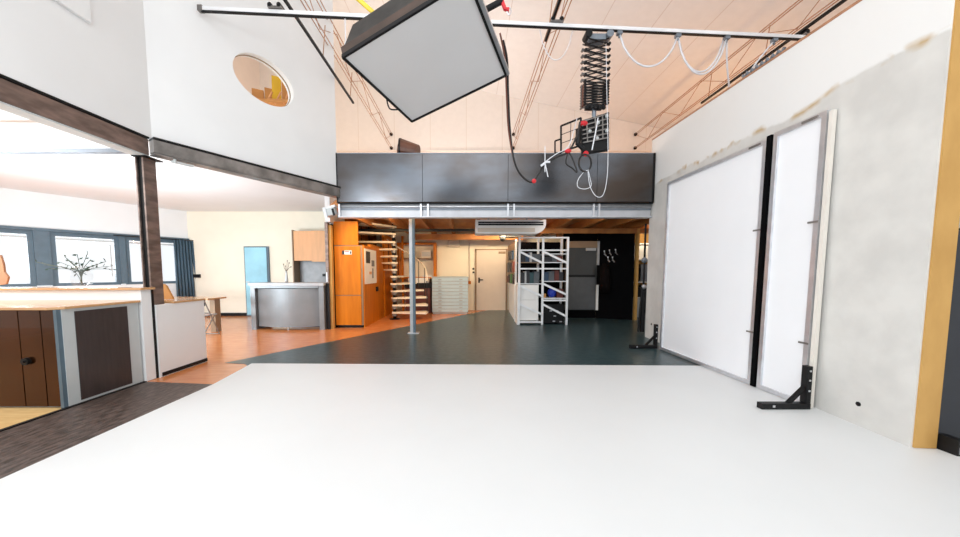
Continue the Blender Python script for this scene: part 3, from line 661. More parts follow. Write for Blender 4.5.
# vase, branch
vp = Vector((-4.55, 3.91, 1.12))
t = thing('glass_vase', 'clear glass vase on the bar in front of the window', 'vase', vp)
bm = NB()
prof = [(0.06, 0), (.09, .06), (.10, .14), (.07, .21), (.08, .25)]
for i in range(len(prof) - 1):
    pass
ringz = [[bm.verts.new(vp + Vector((r * math.cos(a * math.pi / 8), r * math.sin(a * math.pi / 8), z))) for a in range(16)] for r, z in prof]
for a_, b_ in zip(ringz, ringz[1:]):
    for k in range(16): bm.faces.new((a_[k], a_[(k + 1) % 16], b_[(k + 1) % 16], b_[k]))
bm.faces.new(ringz[0][::-1]); o = obj('vessel', bm, pane_mat('vase_glass'), t, sm=True); sm_ = o.modifiers.new('s', 'SOLIDIFY'); sm_.thickness = .004
t = thing('leafy_branch', 'thin leafy branches spreading from the vase on the bar', 'plant', vp)
rnd = random.Random(3)
stems = []
for k in range(12):
    a = math.radians(8 + k * 15); L_ = rnd.uniform(.28, .5); tip = vp + Vector((math.cos(a) * L_, rnd.uniform(-.03, .1), .2 + math.sin(a) * L_ * .42))
    stems.append([vp + Vector((0, 0, .03)), vp + Vector((math.cos(a) * .05, 0, .2)), tip])
stems.append([vp + Vector((0, 0, .03)), vp + Vector((-.1, 0, .2)), vp + Vector((-.52, .0, .30))])
bm = NB()
for s_ in stems: tube(bm, smooth(s_, 5), .0035, 5)
obj('stem', bm, flat('stem_green', (.08, .10, .07)), t)
bm = NB()
for s_ in stems:
    q_ = smooth(s_, 5)
    for p in q_[4:]:
        for _ in range(1):
            d = Vector((rnd.uniform(-1, 1), rnd.uniform(-1, 1), rnd.uniform(-.6, 1))).normalized(); e = d.cross(Vector((rnd.random(), rnd.random(), rnd.random()))).normalized() * .012
            L_ = rnd.uniform(.035, .055); vs = [bm.verts.new(x) for x in (p, p + d * L_ * .5 + e, p + d * L_, p + d * L_ * .5 - e)]; bm.faces.new(vs)
o = obj('leaves', bm, flat('leaf_green', (.07, .12, .09)), t)
bm = NB(); extr(bm, [at(0, 255, 3.88), at(3, 264, 3.88), at(4, 272, 3.88), at(8, 277, 3.88), at(6, 284, 3.88), at(0, 285, 3.88), at(-6, 285, 3.88), at(-6, 256, 3.88)], (0, .02, 0))
tag(obj('brown_paper', bm, BROWNP), 'crumpled brown paper shape on the bar at the left edge', 'paper')
# table and chair
t = thing('table', 'wooden table with dark board legs in the bright left room', 'table', (-6.0, 7.2, 0))
obj('tabletop', bx(-7.2, -5.42, 6.9, 7.45, .715, .75), TOPW, t, bev=.004)
for x in (-5.52, -7.05):
    for y in (7.22,): obj('leg', bx(x - .05, x + .06, y - .08, y + .08, 0, .715), DOORF, t)
t = thing('folding_chair', 'folding chair with black backrest and wire frame before the table', 'chair', (-5.55, 6.6, 0))
P = lambda x, y, Y: at(x, y, Y)
cx_, cy_ = -5.36, 6.62
def ch(x, y, z): return Vector((cx_ + x, cy_ + y, z))
obj('seat', bx(cx_ - .20, cx_ + .20, cy_ - .22, cy_ + .18, .43, .45), ALU, t)
bm = NB(); 
for i in range(7):
    a = math.radians(-50 + i * 16.6)
pts = [ch(-.20, -.12 - 0, .70), ch(-.10, -.17, .71), ch(.1, -.17, .71), ch(.2, -.12, .70)]
for a_, b_ in zip(pts, pts[1:]): barp(bm, a_, b_, .02, .14)
obj('backrest', bm, BLACK, t)
for s_ in (-1, 1):
    bm = NB(); tube(bm, [ch(s_ * .2, -.16, .78), ch(s_ * .2, .22, .01)], .011, 6); obj('leg', bm, STEELG, t)
    bm = NB(); tube(bm, [ch(s_ * .18, .16, .45), ch(s_ * .18, -.22, .01)], .011, 6); obj('leg', bm, STEELG, t)
bm = NB(); tube(bm, [ch(-.2, .22, .02), ch(.2, .22, .02)], .009, 6); tube(bm, [ch(-.18, -.22, .02), ch(.18, -.22, .02)], .009, 6); obj('stretcher', bm, STEELG, t)
# curtains
bm = NB(); s0, s1 = w_s(193, 240), w_s(172, 240); n = 40
top = []; bot = []
for i in range(n + 1):
    s_ = s0 + (s1 - s0) * i / n; k = -.10 + .035 * math.sin(i * 1.1)
    top.append(bm.verts.new(wp(s_, k, 2.22))); bot.append(bm.verts.new(wp(s_ - .06 * (1 - i / n), k * 1.1, .25)))
for i in range(n): bm.faces.new((top[i], top[i + 1], bot[i + 1], bot[i]))
o = obj('curtain', bm, CURT, sm=True); so = o.modifiers.new('s', 'SOLIDIFY'); so.thickness = .006
tag(o, 'slate blue curtain hanging at the right end of the windows', 'curtain')
bm = NB(); tube(bm, [wp(s0 - .1, -.12, 2.235), wp(s1 + 1.2, -.12, 2.235)], .012, 6); tag(obj('curtain_rod', bm, BLACK), 'dark curtain rod above the blue curtain', 'rod')
bm = NB(); M = at(196.5, 276, 9.78); box(bm, M.x - .09, M.x + .09, 9.76, 9.83, M.z - .05, M.z + .05); tag(obj('wall_switch', bm, BLACK), 'small black switch on the cream wall beside the curtain', 'switch')
# blue door in back of left room
x0, x1 = at(245.5, 280, 9.8).x, at(270, 280, 9.8).x
o = struct('door_1', bx(x0, x1, 9.78, 9.83, 0.0, 2.06), SLATE)
obj('door_glass', bx(x0 + .03, x1 - .06, 9.765, 9.78, .04, 2.03), SKYGLASS, o, 'pale blue glazed door leaf'); obj('door_handle', bx(x0 + .06, x0 + .15, 9.74, 9.765, 1.0, 1.03), ALU, o)
# kitchen
kx0, kx1, kx2 = at(293.5, 250, 9.45).x, at(312, 250, 9.45).x, at(327.5, 250, 9.45).x
t = thing('kitchen_wall_cabinet', 'peach fronted kitchen wall cabinet above the grey splashback', 'cabinet', (kx0, 9.6, 1.65))
obj('body', bx(kx0, kx2, 9.50, 9.83, 1.63, 2.47), DOORF, t)
obj('door', bx(kx0 + .005, kx1 - .005, 9.46, 9.50, 1.63, 2.47), PEACH, t, bev=.003)
obj('door', bx(kx1 + .005, kx2, 9.40, 9.50, 1.60, 2.47), PEACH, t, bev=.003)
tag(obj('splashback', bx(kx0, kx2 + .5, 9.78, 9.82, .9, 1.63), SPLASH), 'grey splashback below the peach kitchen cabinet', 'splashback')
tag(obj('end_panel', bx(kx0 - .04, kx0 - .01, 9.45, 9.82, 0, 2.50), DOORF), 'tall narrow dark panel at the left of the kitchen cabinet', 'panel')
for x, y, lab in ((297, 276, 'black socket on the splashback beside the tall panel'), (324, 275, 'black socket at the right end of the splashback')):
    c = at(x, y, 9.77); tag(obj('wall_socket', bx(c.x - .04, c.x + .04, 9.755, 9.78, c.z - (.07 if x < 300 else .04), c.z + (.07 if x < 300 else .04)), BLACK), lab, 'socket')
tag(obj('kitchen_base_cabinet', bx(kx0, -3.2, 9.2, 9.78, 0, .9), LGREY), 'low grey kitchen base cabinet behind the reception counter', 'cabinet')
# reception counter
RX0, RX1, RY = -4.88, -3.20, 7.42
t = thing('reception_counter', 'grey reception counter with bowed front panel', 'counter', (-4.0, RY, 0))
obj('side_panel', bx(RX0 + .02, RX0 + .12, RY + .0, RY + .60, 0, 1.0), RECEP, t)
obj('side_panel', bx(RX1 - .11, RX1 - .0, RY - .02, RY + .60, 0, 1.0), RECEP, t)
def arc(x0, x1, y, d, n=20): return [(x0 + (x1 - x0) * i / n, y - d * (1 - (2 * i / n - 1) ** 2)) for i in range(n + 1)]
a_ = arc(RX0 + .13, RX1 - .12, RY + .08, .16); poly = a_ + [(x, y + .03) for x, y in a_[::-1]]
obj('bowed_front', one(prism, poly, .07, .93), RECEP, t)
obj('recess', bx(RX0 + .2, RX1 - .18, RY + .22, RY + .26, .03, 1.0), DKGREY, t)
obj('worktop', one(prism, [(RX0 - .02, RY - .02), (RX1 + .02, RY - .05), (RX1 + .02, RY + .62), (RX0 - .02, RY + .62)], 1.0, 1.06), SPLASH, t, bev=.004)
obj('top_band', bx(RX0 + .12, RX1 - .11, RY - .03, RY + .03, .945, 1.0), RECEP, t)
bm = NB(); tube(bm, [(-4.02, RY - .02, .0), (-4.02, RY - .02, .10)], .018, 8); obj('foot', bm, ALU, t)
# vase w/ twig on counter
vb = Vector((at(285.5, 280, 7.6).x, 7.65, 1.065))
t = thing('bud_vase', 'slender pale vase with bare twigs on the reception counter', 'vase', vb)
bm = NB(); tube(bm, [vb, vb + Vector((0, 0, .05)), vb + Vector((0, 0, .2)), vb + Vector((0, 0, .26))], [.03, .035, .018, .022], 12); obj('vessel', bm, COLGREY, t, sm=True)
bm = NB()
for dx, dz in ((-.07, .42), (.06, .45), (.02, .5), (.1, .36), (-.03, .38)): tube(bm, smooth([vb + Vector((0, 0, .24)), vb + Vector((dx * .6, 0, .33)), vb + Vector((dx, .02, dz))], 4), .005, 5); ball(bm, vb + Vector((dx, .02, dz)), .014, seg=6)
obj('twigs', bm, flat('twig_brown', (.12, .08, .05)), t)
# dark brown door post right of counter
t = thing('door_post', 'dark brown metal door post between the reception counter and orange cupboard', 'post', (-3.18, 7.5, 0))
obj('shaft', bx(-3.17, -3.105, 7.48, 7.60, 0, 2.42), STEELB, t); obj('lock_plate', bx(-3.16, -3.13, 7.465, 7.48, 1.08, 1.30), ALU, t)
obj('black_panel', bx(-3.165, -3.10, 7.47, 7.478, .0, 1.05), BLACK, t)

# ================================================================ UNDER THE MEZZANINE
t = thing('tall_cupboard', 'orange plywood cupboard with two stacked doors under the mezzanine', 'cupboard', (-2.72, 7.9, 0))
obj('carcass', bx(-3.04, -2.40, 7.68, 8.3, .06, 1.92), DOORF, t)
obj('plinth', bx(-3.0, -2.44, 7.72, 8.3, 0, .06), BLACK, t)
o = obj('lower_door', bx(-3.035, -2.44, 7.655, 7.68, .07, .755), CUPB, t, bev=.003)
o = obj('upper_door', bx(-3.035, -2.44, 7.655, 7.68, .775, 1.90), CUPB, t, bev=.003)
c = at(347, 252.5, 7.65); M = Matrix.Translation((c.x, 7.65, c.z))
st = obj('sticker', bx(-.11, .11, -.004, 0, -.045, .045, M), PAPER, t, 'small white sticker with dark marks')
bm = NB(); box(bm, -.11, -.06, -.006, -.004, -.045, .045, M); box(bm, .07, .10, -.006, -.004, -.03, .03, M); obj('sticker_mark', bm, NAVY, st)
bm = NB(); box(bm, -.05, .05, -.006, -.004, .012, .03, M); obj('sticker_mark', bm, RED, st)
t = thing('timber_panel_wall', 'orange plywood side wall carrying the poster', 'wall panel', (-2.42, 8.9, 0))
obj('side_board', bx(-2.46, -2.385, 8.31, 9.55, 0, 2.0), CUPB, t)
obj('side_board', bx(-2.399, -2.375, 7.70, 8.31, 0, 1.93), CUPB, t)
tag(obj('upper_panel', bx(-3.06, -2.50, 7.70, 7.74, 1.93, 2.47), CUPB), 'orange plywood panel above the cupboard', 'panel')
o = obj('poster', bx(-2.374, -2.368, 7.74, 8.75, 1.02, 1.86), PAPER)
tag(o, 'white poster with dark sketch marks on the side of the cupboard', 'poster')
bm = NB()
box(bm, -2.368, -2.363, 7.85, 8.18, 1.52, 1.80); obj('poster_mark', bm, NAVY, o)
bm = NB(); box(bm, -2.368, -2.363, 8.3, 8.55, 1.45, 1.6); box(bm, -2.368, -2.363, 8.35, 8.45, 1.15, 1.4); obj('poster_mark', bm, BEAMD, o)
bm = NB(); box(bm, -2.368, -2.363, 8.1, 8.3, 1.25, 1.32); obj('poster_mark', bm, PEACH, o)
tag(obj('wall_switch', bx(-2.384, -2.35, 8.72, 8.86, .80, .92), BLACK), 'black switch below the poster on the orange side wall', 'switch')
bm = NB(); box(bm, -2.42, -2.36, 9.6, 11.2, 0, 2.4); tag(obj('red_wall_panel', bm, CUPB), 'reddish plywood panel in shade behind the spiral stair', 'panel')
struct('wall_stair_left', bx(-3.1, -3.04, 8.4, 11.3, 0, 2.66), CUPB)
# spiral stair
SC = Vector((-1.98, 9.1, 0))
t = thing('spiral_stair', 'spiral stair with birch treads around a black centre pole', 'stair', SC)
bm = NB(); tube(bm, [SC, SC + Vector((0, 0, 2.75))], .045, 14); obj('centre_pole', bm, BLACK, t, sm=True)
obj('base_plate', one(prism, [(SC.x + .14 * math.cos(i * math.pi / 8), SC.y + .14 * math.sin(i * math.pi / 8)) for i in range(16)], .0, .02), BLACK, t)
treads = [SC.z]
zs = [.21, .41, .61, .80, 1.00, 1.20, 1.39, 1.58, 1.76, 1.95, 2.14, 2.36, 2.55]
az = [0, 14, 32, 52, 74, 98, 122, 140, 128, 122, 172, 188, 215]
az = [2, 14, 30, 50, 72, 94, 112, 126, 138, 152, 176, 194, 222]
for z, a in zip(zs, az):
    a = math.radians(a); hw = math.radians(15); R = .92
    pol = [(SC.x + .10 * math.cos(a - 2.2), SC.y + .10 * math.sin(a - 2.2)), (SC.x + R * math.cos(a - hw), SC.y + R * math.sin(a - hw)), (SC.x + R * 1.01 * math.cos(a), SC.y + R * 1.01 * math.sin(a)), (SC.x + R * math.cos(a + hw), SC.y + R * math.sin(a + hw)), (SC.x + .10 * math.cos(a + 2.2), SC.y + .10 * math.sin(a + 2.2))]
    obj('tread', one(prism, pol, z - .045, z), BIRCH, t)
    bm = NB(); tube(bm, [SC + Vector((0, 0, z - .12)), SC + Vector((0, 0, z - .045))], .07, 12); obj('spacer', bm, STEELG, t)
hr = []
for z, a in zip(zs, az):
    a = math.radians(a); p = SC + Vector((.90 * math.cos(a), .90 * math.sin(a), z)); hr.append(p + Vector((0, 0, .85)))
    bm = NB(); tube(bm, [p, p + Vector((0, 0, min(.85, 2.6 - z)))], .010, 5)
    if z < 2.4: obj('baluster', bm, BLACK, t)
    else: bm.free()
bm = NB(); tube(bm, smooth([p for p in hr if p.z < 2.6], 5), .018, 7); obj('handrail', bm, BIRCH, t, sm=True)
tag(obj('timber_stud', bx(-2.22, -2.16, 10.08, 10.14, 0, 2.45), CUPB), 'orange timber upright behind the spiral stair, nearest the pole', 'upright')
tag(obj('timber_stud', bx(-2.06, -2.0, 10.6, 10.66, 0, 2.45), CUPB), 'orange timber upright behind the spiral stair, beside the dark bench', 'upright')
# shelf recess unit
sx0, sx1 = at(413, 260, 11.1).x, at(436.5, 260, 11.1).x
sz0, sz1 = at(430, 277, 11.1).z, at(430, 243, 11.1).z
t = thing('wall_shelf_unit', 'orange framed open shelf on the back wall behind the stair', 'shelf', (sx0, 11.2, sz0))
obj('frame_side', bx(sx1 - .09, sx1, 10.95, 11.3, sz0 - .05, sz1), CUPB, t); obj('frame_side', bx(sx0 - .5, sx0 - .42, 10.95, 11.3, sz0, sz1), CUPB, t)
obj('frame_top', bx(sx0 - .42, sx1 - .09, 10.95, 11.3, sz1 - .06, sz1), CUPB, t); obj('frame_bottom', bx(sx0 - .42, sx1 - .09, 10.95, 11.3, sz0 - .05, sz0), CUPB, t)
zsf = at(430, 258, 11.1).z; obj('shelf_board', bx(sx0 - .42, sx1 - .09, 10.97, 11.3, zsf - .02, zsf), DOORF, t)
c = at(426, 258, 11.05); t = thing('radio', 'small silver radio on the orange framed shelf', 'radio', (c.x, 11.05, zsf))
obj('case', bx(c.x - .17, c.x + .17, 11.0, 11.12, zsf, zsf + .26), DOORM, t); obj('display', bx(c.x - .13, c.x + .15, 10.985, 11.0, zsf + .05, zsf + .2), SPLASH, t)
tag(obj('paper_stack', bx(c.x - .1, c.x + .2, 10.98, 11.15, sz0, sz0 + .07), PAPER), 'white papers on the lower board of the orange shelf', 'papers')
t = thing('dark_bench', 'dark red bench cabinet with black top between stair and flat file', 'bench', (-1.5, 10.8, 0))
obj('top', bx(-1.95, -1.12, 10.5, 11.2, .80, .96), BLACK, t); obj('body', bx(-1.93, -1.14, 10.55, 11.2, 0, .80), mat('dark_red_laminate', (.17, .045, .03), .5, var=.2), t)
tag(obj('white_tray', bx(-1.85, -1.2, 10.6, 11.1, .96, 1.12), PAPER), 'white box standing on the black bench top', 'box')
# flat file
fx0, fx1, fy = -1.06, .07, 10.25
t = thing('flat_file_cabinet', 'pale grey-green flat file cabinet with ten shallow drawers', 'cabinet', ((fx0 + fx1) / 2, 10.6, 0))
obj('body', bx(fx0, fx1, fy, 11.1, .05, 1.14), SPLASH, t); obj('top', bx(fx0 - .01, fx1 + .01, fy - .02, 11.1, 1.14, 1.16), FILE, t); obj('plinth', bx(fx0 + .03, fx1 - .03, fy + .03, 11, .004, .05), LGREY, t)
for i in range(10):
    z = .06 + i * .108
    d = obj('drawer', bx(fx0 + .01, fx1 - .01, fy - .02, fy, z, z + .092), FILE, t, bev=.004)
    for x in (fx0 + .2, fx1 - .28): obj('handle', bx(x, x + .10, fy - .035, fy - .02, z + .03, z + .055), SPLASH, d)
c = at(454, 242, 11.28); tag(obj('wall_box', bx(c.x - .2, c.x + .2, 11.15, 11.3, c.z - .17, c.z + .17), DOORM, bev=.008), 'grey-beige box mounted high on the wall over the flat file', 'box')
bm = NB(); X = at(469.5, 260, 11.2).x; tube(bm, [(X, 11.26, .95), (X, 11.26, 2.3)], .022, 8)
t = thing('wall_pipe', 'vertical pipe with switch box on the wall left of the beige door', 'pipe', (X, 11.26, 1)); obj('pipe', bm, DOORM, t); obj('switch_box', bx(X - .05, X + .05, 11.2, 11.3, .9, 1.0), CUPB, t)
# beige door
dx0, dx1 = at(476.5, 280, 11.3).x, at(505.5, 280, 11.3).x
d = struct('door_2', bx(dx0, dx1, 11.25, 11.3, 0, 2.05), DOORM)
o = obj('door_frame', bx(dx0 - .05, dx0, 11.22, 11.3, 0, 2.08), DOORF, d); obj('door_frame', bx(dx1, dx1 + .05, 11.22, 11.3, 0, 2.08), DOORF, d); obj('door_frame', bx(dx0 - .05, dx1 + .05, 11.22, 11.3, 2.05, 2.09), DOORF, d)
obj('door_handle', bx(dx0 + .07, dx0 + .22, 11.18, 11.23, 1.03, 1.06), BLACK, d); obj('handle_plate', bx(dx0 + .06, dx0 + .11, 11.235, 11.25, .94, 1.12), BLACK, d)
obj('door_closer', bx(dx1 - .25, dx1 - .02, 11.19, 11.25, 1.93, 2.0), DOORF, d)
for zc, lab in ((1.42, 'upper small round switch left of the beige door'), (1.30, 'lower small round switch left of the beige door')):
    bm = NB(); X = at(473.5, 270, 11.28).x; tube(bm, [(X, 11.3, zc), (X, 11.27, zc)], .035, 10); tag(obj('round_switch', bm, BLACK), lab, 'switch')
# air unit
t = thing('air_unit', 'long white wall air unit with dark louvre and rounded end under the mezzanine', 'air conditioner', (1.0, 7.6, 2.1))
ax0, ax1 = at(475.5, 225, 7.5).x, at(546, 225, 7.5).x; az0, az1 = at(500, 233.5, 7.5).z, at(500, 219.5, 7.5).z
pol = [(ax0, az0), (ax1 - .24, az0)] + [(ax1 - .24 + .24 * math.sin(i * math.pi / 16), az0 + .22 - .22 * math.cos(i * math.pi / 16)) for i in range(1, 9)] + [(ax1, az1), (ax0, az1)]
bm = NB(); extr(bm, [(x, 7.5, z) for x, z in pol], (0, .45, 0)); obj('housing', bm, PAPER, t)
obj('intake_slot', bx(ax0 + .06, ax1 - .06, 7.485, 7.5, az1 - .13, az1 - .05), BLACK, t)
obj('louvre', bx(ax0 + .06, ax1 - .06, 7.47, 7.49, az1 - .095, az1 - .085), BEAMW, t)
obj('lower_panel', bx(ax0 + .05, ax1 - .25, 7.488, 7.5, az0 + .03, az0 + .12), DOORM, t)
for x in (ax0 + .3, ax1 - .4):
    bm = NB(); tube(bm, [(x, 7.7, az1), (x, 7.7, 2.66)], .015, 6); obj('hanger', bm, BLACK, t)

# white metal rack
RX = [at(519, 300, 8.1).x, at(542.5, 300, 8.1).x, at(567, 300, 8.1).x]; ry = 8.12
zz = lambda y: at(540, y, ry).z
WM = flat('white_enamel_tube', (.82, .84, .86), .35)
t = thing('metal_rack', 'white two-bay metal rack with diagonal braces under the mezzanine', 'rack', (RX[1], 8.4, 0))
for x in RX:
    for y in (ry, ry + .55): obj('upright', bx(x - .025, x + .025, y - .02, y + .02, 0.004, zz(237)), WM, t)
for y_, nm in ((237, 'crossbar'), (249.5, 'crossbar'), (268, 'crossbar')):
    for i in range(2): obj(nm, bx(RX[i] + .025, RX[i + 1] - .025, ry - .02, ry + .02, zz(y_) - .035, zz(y_)), WM, t)
obj('crossbar', bx(RX[1] + .025, RX[2] - .025, ry - .02, ry + .02, zz(299.5) - .04, zz(299.5)), WM, t)
obj('crossbar', bx(RX[0] + .025, RX[1] - .025, ry - .02, ry + .02, .05, .09), WM, t)
def diag(i, ya, yb):
    bm = NB(); barp(bm, (RX[i] + .02, ry - .03, zz(ya)), (RX[i + 1] - .02, ry - .03, zz(yb)), .012, .05); obj('brace', bm, WM, t)
for i, ya, yb in ((0, 252, 263), (1, 252, 263), (0, 286, 296), (0, 304, 314), (1, 284, 294.5), (1, 304.5, 316)): diag(i, ya, yb)
for i in range(2):
    for y_ in ((262, 283.5) if i == 0 else (253.5, 262, 281, 298)): obj('shelf', bx(RX[i] + .02, RX[i + 1] - .02, ry + .02, ry + .55, zz(y_) - .02, zz(y_)), WM if y_ > 270 or i else DOORF, t)
obj('back_sheet', bx(RX[0], RX[2], ry + .57, ry + .58, .1, zz(240)), BLACKM, t)
# long low white partition going back
bm = NB(); prism(bm, [(RX[0] - .045, ry - .03), (RX[0] - .025, ry - .03), (1.47, 10.95), (1.43, 10.95)], .004, .97); o = obj('low_partition', bm, PAPER); tag(o, 'long low white partition panel beside the rack, running to the back', 'panel')
t = thing('drawer_cabinet', 'white two-drawer cabinet at the foot of the left rack bay', 'cabinet', (RX[0] + .3, ry + .25, 0))
obj('body', bx(RX[0] + .03, RX[1] - .09, ry + .05, ry + .52, .10, zz(285)), PAPER, t)
zc = zz(300)
obj('drawer', bx(RX[0] + .03, RX[1] - .09, ry + .03, ry + .05, .11, zc - .005), PAPER, t, bev=.003); obj('drawer', bx(RX[0] + .03, RX[1] - .09, ry + .03, ry + .05, zc + .005, zz(285)), PAPER, t, bev=.003)
# contents of rack: binders and cases
def row(i, yb, ht, mats, wlist, lab, grp, start=.05, name='binder'):
    x = RX[i] + start; z = zz(yb)
    for k, (mi, ww) in enumerate(zip(mats, wlist)):
        o = obj(name, bx(x, x + ww - .006, ry + .08, ry + .34, z, z + ht * (0.85 + .15 * ((k * 7) % 3) / 2)), BOOK[mi])
        tag(o, lab[k] , name.replace('_', ' '), grp); x += ww
row(0, 262, .24, [3, 0, 2, 1], [.12, .10, .06, .22], ['black binder at the left of the upper shelf, left rack bay', 'blue binder on the upper shelf of the left rack bay', 'white binder on the upper shelf of the left rack bay', 'grey box at the right of the upper shelf, left rack bay'], 'binders on the upper shelf of the left rack bay')
row(0, 283.5, .32, [3, 2, 3, 4, 1], [.10, .05, .08, .10, .14], ['black binder leftmost just above the white drawers', 'white binder just above the white drawers', 'second black binder just above the white drawers', 'teal binder just above the white drawers', 'grey binder rightmost just above the white drawers'], 'binders above the white drawer cabinet')
row(1, 262, .16, [3, 1, 6], [.2, .12, .14], ['black case at the left of the second shelf, right rack bay', 'grey case on the second shelf of the right rack bay', 'red case on the second shelf of the right rack bay'], 'cases on the second shelf of the right rack bay', name='equipment_case')
row(1, 281, .26, [0, 1, 6, 3], [.12, .14, .12, .10], ['blue case on the middle shelf of the right rack bay', 'grey case on the middle shelf of the right rack bay', 'red case on the middle shelf of the right rack bay', 'black case at the right of the middle shelf, right rack bay'], 'cases on the middle shelf of the right rack bay', name='equipment_case')
c = at(552, 290, ry + .2); bm = NB(); ball(bm, (c.x, ry + .2, zz(298) + .12), .12, 1, .8, 1); tag(obj('blue_bag', bm, BLUE, sm=True), 'bright blue bag on the lower shelf of the right rack bay', 'bag')
tag(obj('orange_box', bx(RX[1] + .04, RX[1] + .11, ry + .1, ry + .3, zz(298), zz(298) + .1), KRAFT), 'small orange box left of the blue bag on the rack', 'box')
tag(obj('red_box', bx(RX[2] - .22, RX[2] - .06, ry + .1, ry + .35, zz(298), zz(298) + .22), BOOK[6]), 'dark red box right of the blue bag on the rack', 'box')
t = thing('flight_case', 'black flight case with silver catches on the floor in the right rack bay', 'case', ((RX[1] + RX[2]) / 2, ry + .3, 0))
obj('body', bx(RX[1] + .05, RX[2] - .05, ry + .06, ry + .52, .03, .50), BLACK, t, bev=.01)
for x, z in ((.2, .33), (.35, .33), (.3, .2), (.28, .07), (.45, .06)): obj('catch', bx(RX[1] + x, RX[1] + x + .06, ry + .045, ry + .06, z, z + .025), ALU, t)
# things against door wall left of the rack (warm lit)
bm = NB(); 
t = thing('open_shelf', 'wooden shelf with hanging items between beige door and white rack', 'shelf', (1.4, 9.6, 1))
obj('side', bx(1.36, 1.39, 9.0, 10.8, .98, 2.15), DOORF, t)
for z in (1.28, 1.65, 2.0): obj('board', bx(1.39, 1.42 + .3, 9.0, 10.8, z, z + .02), CUPB, t)
for i, (y, m_, z, h) in enumerate(((9.1, 3, .98, .26), (9.5, 5, .98, .28), (9.9, 3, .98, .25), (10.3, 6, .98, .2), (9.2, 6, 1.30, .3), (9.7, 3, 1.30, .28), (10.2, 1, 1.30, .3), (9.4, 0, 1.67, .25), (10.0, 3, 1.67, .28))):
    nm = ['black', 'green', 'second black', 'red', 'red', 'black', 'grey', 'blue', 'black'][i]; lv = ['lowest'] * 4 + ['middle'] * 3 + ['top'] * 2
    pl = ['nearest the rack upright', 'behind the nearest black one', 'beyond the green one', 'farthest back', 'nearest the rack', 'in the middle', 'farthest back', 'nearest the rack', 'farthest back'][i]
    tag(obj('storage_item', bx(1.30, 1.355, y, y + .26, z, z + h), BOOK[m_]), '%s box on the %s level of the side shelf, %s' % (nm, lv[i], pl), 'box')
bm = NB(); c = at(508, 236, 8.9)
tube(bm, [c + Vector((-.12, 0, .0)), c + Vector((.35, .1, .02))], .06, 10); ball(bm, c + Vector((-.14, 0, -.03)), .10, 1, 1, 1.2)
tag(obj('ceiling_fan_motor', bm, DKGREY), 'dark motor housing hanging under the joists left of the rack', 'motor')

# dark right part
struct('wall_dark_back', bx(2.75, 3.68, 9.32, 9.42, 0, 2.47), BLACKM)
d = struct('door_3', bx(2.78, 3.66, 9.24, 9.32, .24, 2.16), DKGREY)
obj('door_head', bx(2.78, 3.66, 9.22, 9.24, 1.98, 2.16), DOORF, d); obj('door_split', bx(2.78, 3.6, 9.225, 9.24, 1.17, 1.23), BLACK, d)
obj('door_closer', bx(3.33, 3.60, 9.19, 9.24, 1.90, 1.97), COLGREY, d)
obj('lower_leaf', bx(2.8, 3.62, 9.22, 9.24, .26, 1.16), flat('mid_grey_door_paint', (.085, .09, .095)), d, 'paler grey lower half'); 
obj('door_edge', bx(3.64, 3.70, 9.20, 9.24, .24, .95), PAPER, d, 'white strip at the lower right edge'); obj('door_edge', bx(3.64, 3.70, 9.20, 9.24, 1.5, 2.16), SPLASH, d)
struct('wall_dark_side', one(prism, [(3.68, 9.25), (4.53, 8.93), (4.57, 9.02), (3.72, 9.42)], 0, 2.47), BLACKM)
for i, (x, y) in enumerate(((605, 254), (610, 253), (616, 252.5), (608.5, 260), (613, 260))):
    k = (x - 598) / 34; Y = 9.25 - .33 * k - .05; c = at(x, y, Y)
    bm = NB(); tube(bm, [c + Vector((0, .05, 0)), c + Vector((0, 0, -.02)), c + Vector((-.04, -.05, .07))], .014, 6); tube(bm, [c, c + Vector((.03, -.02, -.06))], .014, 6); ball(bm, c + Vector((-.04, -.05, .075)), .02, seg=6)
    tag(obj('coat_hook', bm, ALU), ['leftmost hook of the upper row on the black wall', 'middle hook of the upper row on the black wall', 'rightmost hook of the upper row on the black wall', 'left hook of the lower pair on the black wall', 'right hook of the lower pair on the black wall'][i], 'coat hook', 'coat hooks on the black wall')
# coat
bm = NB(); c = at(604, 270, 9.1)
tube(bm, [(c.x - .02, 9.03, 1.55), (c.x - .02, 9.01, 1.4), (c.x, 9.0, 1.0), (c.x, 9.0, .75)], [.04, .12, .14, .13], 14)
tag(obj('coat', bm, mat('black_cloth', (.006, .004, .004), .95, var=.4, spec=.1), sm=True), 'dark coat hanging on the black wall beside the grey door', 'coat')
tag(obj('wood_post', bx(4.57, 4.63, 8.88, 9.0, 0, 2.47), OCHRE), 'upright ochre wood post at the right end of the black wall', 'post')
